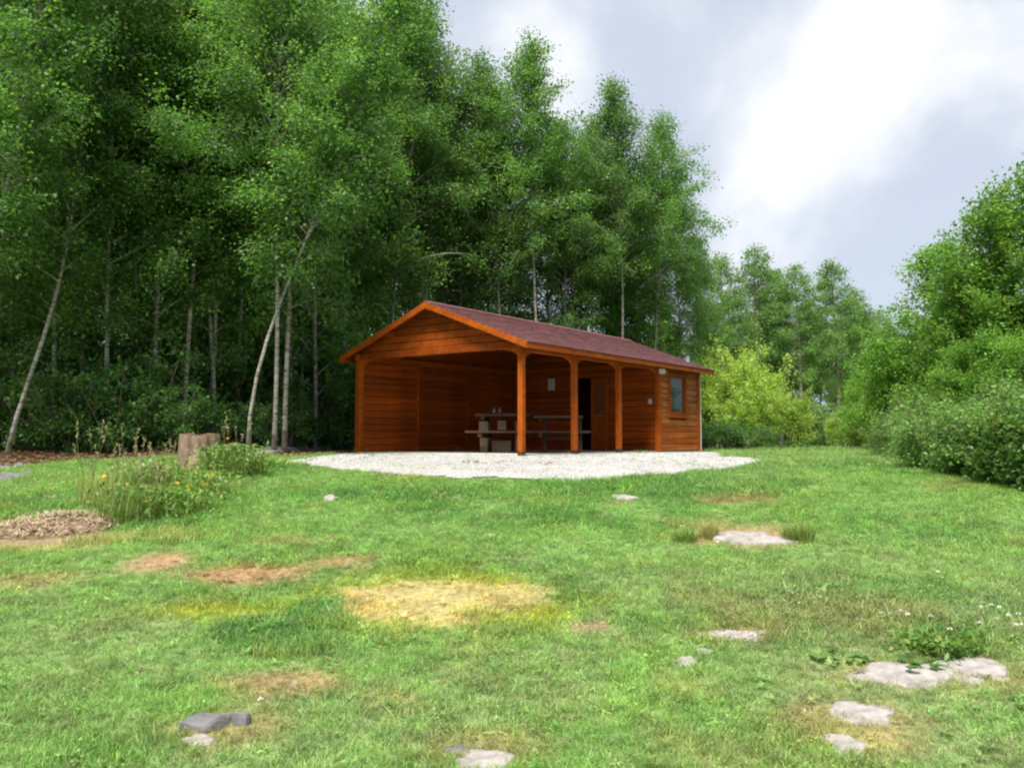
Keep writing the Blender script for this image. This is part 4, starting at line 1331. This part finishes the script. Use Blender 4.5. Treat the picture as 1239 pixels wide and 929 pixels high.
def scatter(name, label, protos, P, scl, rot, col, kind='stuff', tilt=None):
    """one object: points that carry instances of the proto meshes, coloured point by point"""
    colm = bpy.data.collections.new(name + '_kinds')
    for i, (me, mt) in enumerate(protos):
        o = bpy.data.objects.new('%s_kind_%d' % (name, i), me)
        if not me.materials:
            me.materials.append(mt)
        colm.objects.link(o)
    me = bpy.data.meshes.new(name)
    me.vertices.add(len(P))
    me.vertices.foreach_set('co', np.asarray(P, np.float32).ravel())
    for nm, typ, key, val in (('scl', 'FLOAT', 'value', scl), ('tcol', 'FLOAT_COLOR', 'color', np.concatenate([col, np.ones((len(P), 1))], 1)), ('rot', 'FLOAT_VECTOR', 'vector', rot)):
        a = me.attributes.new(nm, typ, 'POINT')
        a.data.foreach_set(key, np.asarray(val, np.float32).ravel())
    me.update()
    o = link(name, me, None, kind=kind)
    ng = bpy.data.node_groups.new(name, 'GeometryNodeTree')
    ng.interface.new_socket('Geometry', in_out='INPUT', socket_type='NodeSocketGeometry')
    ng.interface.new_socket('Geometry', in_out='OUTPUT', socket_type='NodeSocketGeometry')
    gi, go = ng.nodes.new('NodeGroupInput'), ng.nodes.new('NodeGroupOutput')
    ci = ng.nodes.new('GeometryNodeCollectionInfo')
    ci.inputs['Collection'].default_value = colm
    ci.inputs['Separate Children'].default_value = True
    ci.inputs['Reset Children'].default_value = True
    ip = ng.nodes.new('GeometryNodeInstanceOnPoints')
    ip.inputs['Pick Instance'].default_value = True
    na = ng.nodes.new('GeometryNodeInputNamedAttribute'); na.data_type = 'FLOAT'; na.inputs['Name'].default_value = 'scl'
    nr = ng.nodes.new('GeometryNodeInputNamedAttribute'); nr.data_type = 'FLOAT_VECTOR'; nr.inputs['Name'].default_value = 'rot'
    ng.links.new(gi.outputs[0], ip.inputs['Points'])
    ng.links.new(ci.outputs[0], ip.inputs['Instance'])
    ng.links.new(nr.outputs[0], ip.inputs['Rotation'])
    ng.links.new(na.outputs[0], ip.inputs['Scale'])
    rv = ng.nodes.new('FunctionNodeRandomValue'); rv.data_type = 'INT'
    rv.inputs['Min'].default_value if False else None
    for s_ in rv.inputs:
        if s_.name == 'Min' and s_.type == 'INT': s_.default_value = 0
        if s_.name == 'Max' and s_.type == 'INT': s_.default_value = len(protos) - 1
    ng.links.new([q for q in rv.outputs if q.type == 'INT'][0], ip.inputs['Instance Index'])
    ng.links.new(ip.outputs[0], go.inputs[0])
    md = o.modifiers.new('scatter', 'NODES')
    md.node_group = ng
    return o


rg = np.random.default_rng(17)
tufts = [(blades_mesh('tuft', 13, .062, .0046, .055, rg, rg.uniform(.6, 1.25)), M_BLADE) for _ in range(13)]

for _ in range(1):
    k = 12
    _c = np.stack([rg.normal(0, .035, k), rg.normal(0, .035, k), rg.uniform(.015, .045, k)], 1)
    tufts.append((leaves_mesh('clover_leaves', _c, rg.normal(0, 1, (k, 3)) * np.array([1, 1, .3]), rg.normal(0, .35, (k, 3)) + np.array([0, 0, 1.]), .018, .016, rg, .1), M_BLADE))


def sample_lawn(n, d0, d1, pw):
    """points over the lawn, thinner with distance; a margin beyond both sides of the view"""
    u = rg.random(n)
    d = (d0 ** (2 - pw) + u * (d1 ** (2 - pw) - d0 ** (2 - pw))) ** (1 / (2 - pw))
    return rg.uniform(-1, 1, n) * (d * .70 + 2.6), d


x, y = sample_lawn(430000, 2.6, 36, 1.15)
fm = forest_mask(x, y) | (gravel_mask(x, y) & (rg.random(len(x)) > .012))
for (cx, cy, rx, ry) in CLEAR:
    fm |= ((x - cx) / rx) ** 2 + ((y - cy) / ry) ** 2 < 1 + 1.1 * (vnoise(x, y, 14, 3) - .55)
x, y = x[~fm], y[~fm]
C, ln = lawn_colour(x + rg.normal(0, .05, len(x)), y + rg.normal(0, .08, len(x)))
kp = rg.random(len(x)) < np.clip(ln * 1.6 + .12, .05, 1)
x, y, C, ln = x[kp], y[kp], C[kp], ln[kp]
clump = fbm(x, y, 7.0, 210, 3)[:, None]
C = C * (.55 + .9 * clump) * rg.uniform(.7, 1.35, (len(x), 1)) * (1 + rg.normal(0, .07, (len(x), 3)))
dry = rg.random(len(x)) < 0.03 + .20 * sstep(.52, .68, fbm(x, y, 4.0, 250, 3))
C[dry] = C[dry] * .45 + np.array([.40, .34, .19]) * .55
P = np.stack([x, y, ground_z(x, y)], 1)
scl = np.clip(ln, .3, 1.7) * rg.uniform(.75, 1.3, len(x)) * (1 + .045 * np.clip(y - 6, 0, 20))
rot = np.stack([rg.normal(0, .3, len(x)), rg.normal(0, .3, len(x)), rg.uniform(0, 6.28, len(x))], 1)
scatter('grass', 'lawn grass', tufts, P, scl, rot, np.clip(C, 0, 1))

# broad-leaved rosettes and pale stalks among the grass
ros = []
for q in range(4):
    k = 9
    a_ = np.arange(k) * 6.283 / k + rg.normal(0, .2, k)
    D_ = np.stack([np.cos(a_), np.sin(a_), rg.uniform(.1, .7, k)], 1)
    ros.append((leaves_mesh('rosette', D_ * .006 + np.array([0, 0, .012]), D_, np.tile([0, 0, 1.], (k, 1)), rg.uniform(.045, .10, k), rg.uniform(.016, .030, k), rg, .12), M_BLADE))
ros += [(blades_mesh('stalks', 4, .17, .0035, .05, rg, .5), M_BLADE) for _ in range(2)]
x, y = sample_lawn(3000, 3.0, 14, 1.2)
kp = (fbm(x, y, .9, 400, 3) > .47) & ~forest_mask(x, y) & ~gravel_mask(x, y)
for (cx, cy, rx, ry) in CLEAR:
    kp &= ((x - cx) / rx) ** 2 + ((y - cy) / ry) ** 2 > 1
x, y = x[kp], y[kp]
C, ln = lawn_colour(x, y)
C = C * rg.uniform(.8, 1.2, (len(x), 1))
scatter('lawn_weeds', 'weeds', ros, np.stack([x, y, ground_z(x, y) + .012], 1), rg.uniform(.4, .85, len(x)), np.stack([rg.normal(0, .12, len(x)), rg.normal(0, .12, len(x)), rg.uniform(0, 6.28, len(x))], 1), np.clip(C, 0, 1))

# loose pebbles over the gravel
def pebble(seed):
    r = np.random.default_rng(seed)
    V = [(0, 0, 1)] + [(math.cos(t), math.sin(t), .35) for t in np.arange(5) * 1.2566] + [(math.cos(t), math.sin(t), -.35) for t in np.arange(5) * 1.2566 + .6] + [(0, 0, -1)]
    V = np.array(V) * r.uniform(.7, 1.2, (12, 1)) * np.array([1, .8, .55])
    F = [(0, 1 + k, 1 + (k + 1) % 5) for k in range(5)] + [(1 + k, 6 + k, 1 + (k + 1) % 5) for k in range(5)] + [(1 + (k + 1) % 5, 6 + k, 6 + (k + 1) % 5) for k in range(5)] + [(11, 6 + (k + 1) % 5, 6 + k) for k in range(5)]
    return mesh_np('pebble', V, np.array(F))


pmat, nt, b = new_mat('pebbles')
at = N(nt, 'ShaderNodeAttribute', attribute_type='INSTANCER', attribute_name='tcol')
nt.links.new(at.outputs['Color'], b.inputs['Base Color'])
b.inputs['Roughness'].default_value = .8
n = 95000
x, y = rg.uniform(-7, 7.2, n), rg.uniform(11.5, 25, n)
kp = inside(GRAVEL, x + (fbm(x, y, 1.5, 61, 3) - .5) * .7, y + (fbm(x, y, 1.5, 83, 3) - .5) * .7)
uu = (x - CAB['x']) * _cu + (y - CAB['y']) * _su
vv = -(x - CAB['x']) * _su + (y - CAB['y']) * _cu
kp |= inside(GRAVEL, x + rg.normal(0, .22, n), y + rg.normal(0, .35, n)) & (rg.random(n) < .12)
kp &= ~((uu > .0) & (vv > .1) & (uu < 9)) & (vv < 5.6) & (rg.random(n) < np.clip(1.2 - (y - 13) * .09, .15, 1))
x, y = x[kp], y[kp]
n = len(x)
g = rg.uniform(.29, .46, (n, 1)) * np.array([1, .985, .96]) * (1 + rg.normal(0, .025, (n, 3)))
g *= .80 + .4 * fbm(x, y, .9, 88, 4)[:, None]
dk = rg.random(n) < .10
g[dk] *= .55
scatter('gravel', 'white gravel', [(pebble(s), pmat) for s in range(4)], np.stack([x, y, ground_z(x, y) + .02], 1), rg.uniform(.007, .017, n), rg.uniform(0, 6.28, (n, 3)), np.clip(g, 0, 1))

# fallen leaves under the wood
n = 9000
t, d = rg.uniform(-.85, .05, n), rg.uniform(14.5, 26, n)
x, y = t * d, d
kp = forest_mask(x, y) | (inside(GRAVEL, x, y) & (rg.random(n) < .02) & (y < 16.5))
x, y = x[kp], y[kp]
n = len(x)
lv = []
for s in range(3):
    r2 = np.random.default_rng(s)
    k = 5
    lv.append((leaves_mesh('fallen_leaf', r2.uniform(-.12, .12, (k, 3)) * np.array([1, 1, .1]) + np.array([0, 0, .02]), r2.normal(0, 1, (k, 3)) * np.array([1, 1, .3]), np.tile([0, 0, 1.], (k, 1)) + r2.normal(0, .4, (k, 3)), .09, .06, r2), M_LITTER))
scatter('fallen_leaves', 'leaf litter', lv, np.stack([x, y, ground_z(x, y) + .01], 1), rg.uniform(.6, 1.3, n), np.stack([np.zeros(n), np.zeros(n), rg.uniform(0, 6.28, n)], 1), np.ones((n, 3)))


# ------------------------------------------------------------------ weeds, tufts, flowers
def weed(px, py, R, hgt, nblade, nseed, label, seed, flowers=0, mat=M_WEED, name='weed_clump', cat='weeds', dry=0.0, leafy=0, group=None):
    x, y = G(px, py)
    t = thing(name, label, cat, (x, y, gz(x, y)), 0, group)
    r2 = np.random.default_rng(seed)
    bm = blades_mesh('blades', int(nblade * 1.9), hgt * .62, .0065, R, r2, .55, 4)
    if dry:
        a = np.empty(len(bm.vertices), np.float32)
        bm.attributes['tint'].data.foreach_get('value', a)
        bm.attributes['tint'].data.foreach_set('value', np.clip(a * (1 - dry) + dry, 0, 1))
    link('blades', bm, mat, t)
    if leafy:
        C = np.stack([r2.normal(0, R * .55, leafy), r2.normal(0, R * .5, leafy), r2.uniform(.03, 1, leafy) ** 1.1 * hgt * .6], 1)
        link('leaves', leaves_mesh('leaves', C, r2.normal(0, 1, (leafy, 3)), r2.normal(0, .5, (leafy, 3)) + np.array([0, -.2, .9]), .075 * r2.uniform(.6, 1.4, leafy), .04, r2), mat, t)
    if nseed:
        mb = MB()
        SC, SD = [], []
        for k in range((nseed + 1) // 2):
            a, r = r2.uniform(0, 6.28), R * math.sqrt(r2.random())
            bx_, by_ = r * math.cos(a), r * math.sin(a)
            hh = hgt * r2.uniform(.75, 1.15)
            lx, ly = r2.normal(0, .12 * hgt), r2.normal(0, .1 * hgt)
            mb.tube([(bx_, by_, 0), (bx_ + lx * .3, by_ + ly * .3, hh * .5), (bx_ + lx, by_ + ly, hh)], [.0035, .003, .002], 4, cap=False)
            for q in range(14):
                f = q / 14
                SC.append((bx_ + lx * (1 - .25 * f), by_ + ly * (1 - .25 * f), hh * (1 - .2 * f)))
                SD.append(r2.normal(0, .5, 3) + np.array([lx, ly, .9]))
        link('stalks', mb.mesh('stalks'), M_SEED, t)
        SC, SD = np.array(SC), np.array(SD)
        link('seed_heads', leaves_mesh('seed_heads', SC, SD, r2.normal(0, 1, SC.shape), .05, .014, r2), M_SEED, t)
    fl = None
    for k in range(flowers):
        a, r = r2.uniform(0, 6.28), R * r2.uniform(.3, 1.0)
        hh = hgt * r2.uniform(.4, .75)
        if fl is None:
            na = 9
            az = np.arange(na) * 6.283 / na
            Dd = np.stack([np.cos(az), np.sin(az), np.full(na, .35)], 1)
            Cc = Dd * .004
            fl = leaves_mesh('flower', np.concatenate([Cc, Cc * .5 + [0, 0, .006]]), np.concatenate([Dd, Dd + [0, 0, .7]]), np.tile([0, 0, 1.], (2 * na, 1)), .026, .014, r2, 0)
            fl.materials.append(M_YELLOW)
        o = link('flower', fl, None, t)
        o.location = (r * math.cos(a), r * math.sin(a) - .1 * R, hh)
        o.rotation_euler = (r2.uniform(.2, 1.0), r2.uniform(-.4, .4), r2.uniform(0, 6))
        o.scale = (1.1,) * 3
    return t


WG = 'weeds by the soil heap'
weed(165, 628, .42, .70, 420, 30, 'tall pale seeding grass clump right of the soil heap', 1, 2, leafy=350, dry=.15, group=WG)
weed(212, 622, .45, .50, 480, 6, 'dense green weed clump with yellow flowers in the middle of the rough patch', 2, 5, leafy=1000, group=WG)
weed(190, 590, .55, .62, 420, 20, 'tall grass weeds behind the flowering clump', 3, 0, leafy=600, dry=.05, group=WG)
weed(125, 612, .30, .92, 200, 22, 'tallest wispy seed stalks next to the soil heap', 4, 0, dry=.55, group=WG)
weed(245, 600, .40, .42, 330, 5, 'lower weeds leading towards the stumps', 5, 3, leafy=300, dry=.1, group=WG)
weed(62, 632, .40, .17, 120, 0, 'thin straw grass sprouting from the soil heap', 26, 0, leafy=60, dry=.35, group=WG)
weed(120, 655, .35, .16, 260, 0, 'straw coloured grass at the foot of the soil heap', 6, 0, dry=.7, group=WG)
weed(215, 650, .45, .17, 300, 0, 'dry short grass below the flowering clump', 7, 0, dry=.55, group=WG)
weed(270, 573, .36, .74, 240, 6, 'green weeds covering the gap between the two stumps', 8, 3, leafy=1000, group='weeds round the stumps')
weed(296, 577, .34, .80, 200, 8, 'leafy weeds with long blades at the smaller stump', 9, 0, leafy=700, group='weeds round the stumps')
weed(252, 582, .28, .18, 160, 0, 'low weeds at the foot of the tan stump', 10, 0, leafy=200, dry=.2, group='weeds round the stumps')
weed(330, 568, .25, .22, 140, 0, 'low dark weeds between the smaller stump and the gravel', 11, 0, leafy=200, group='weeds round the stumps')
weed(858, 652, .09, .36, 200, 0, 'brown dry tuft left of the weathered flat rock', 12, 0, dry=.85, name='grass_tuft', cat='grass tuft')
weed(965, 655, .16, .36, 300, 0, 'olive grass tuft right of the weathered flat rock', 13, 0, dry=.35, name='grass_tuft', cat='grass tuft')
weed(828, 656, .14, .26, 180, 0, 'green tuft left of the brown dry tuft', 14, 0, name='grass_tuft', cat='grass tuft')
_t = weed(1140, 785, .26, .16, 260, 0, 'leafy dark green weed tuft behind the pair of flat stones', 15, 0, leafy=800, name='grass_tuft', cat='grass tuft')
_t.scale = (.75, .75, .75)
weed(355, 785, .30, .15, 420, 0, 'lush long grass tuft left of the yellow scorched patch', 16, 0, name='grass_tuft', cat='grass tuft')
weed(400, 755, .22, .14, 300, 0, 'bright green grass tuft at the edge of the yellow scorched patch', 17, 0, name='grass_tuft', cat='grass tuft')
weed(525, 598, .22, .20, 200, 0, 'lush tuft at the lower edge of the gravel', 18, 0, name='grass_tuft', cat='grass tuft')
weed(105, 590, .18, .38, 90, 3, 'pale weed standing alone in the lawn behind the soil heap', 19, 0, dry=.3, group=WG)
# big leaves lying on the stones
for (px, py, lab) in ((1008, 797, 'bluish broad leaved weed left of the largest flat stone'), (1035, 803, 'broad leaved weed on the left end of the largest flat stone'), (1115, 812, 'broad leaved weed growing across the largest flat stone')):
    x, y = G(px, py)
    r2 = np.random.default_rng(px)
    k = 12
    C = np.stack([r2.normal(0, .06, k), r2.normal(0, .04, k), np.full(k, .035)], 1)
    D = r2.normal(0, 1, (k, 3)) * np.array([1, 1, .25])
    me = leaves_mesh('broadleaf_weed', C, D, np.tile([0, 0, 1.], (k, 1)), .085, .06, r2, .1)
    thing('broadleaf_weed', lab, 'weed', (x, y, gz(x, y)), 0, 'broad leaved weeds by the flat stones', data=me, mat=M_LHEDGE)
# clover heads
r2 = np.random.default_rng(77)
cv = []
for k in range(26):
    d = r2.normal(0, 1, 3)
    d[2] = abs(d[2]) * .8
    cv.append(d / np.linalg.norm(d))
cv = np.array(cv)
cm = leaves_mesh('clover_flower', cv * .003 + [0, 0, .075], cv, r2.normal(0, 1, cv.shape), .013, .007, r2, 0)
cm.materials.append(M_CLOVER)
for (px, py) in ((1188, 750), (1200, 748), (1210, 750), (1221, 760), (1233, 758), (1230, 773), (1236, 772), (1205, 765), (1150, 778), (1127, 762), (1090, 755), (1099, 760), (1135, 705), (1186, 770), (315, 868), (356, 848), (868, 668), (876, 667)):
    x, y = G(px, py)
    o = thing('clover_flower', 'small white clover head in the lawn', 'flower', (x, y, gz(x, y)), r2.uniform(0, 6), 'white clover heads in the lawn', data=cm)
    o.scale = (1.2,) * 3
# a twig lying in the foreground
x, y = G(600, 902)
mb = MB().tube([(-.06, .02, .055), (-.02, -.005, .06), (.02, .015, .062), (.06, -.01, .055)], [.003, .0028, .0025, .0015], 5)
thing('twig', 'pale bent twig lying in the grass above the bottom stone', 'twig', (x, y, gz(x, y)), 0, data=mb.mesh('twig'), mat=M_STRAW)
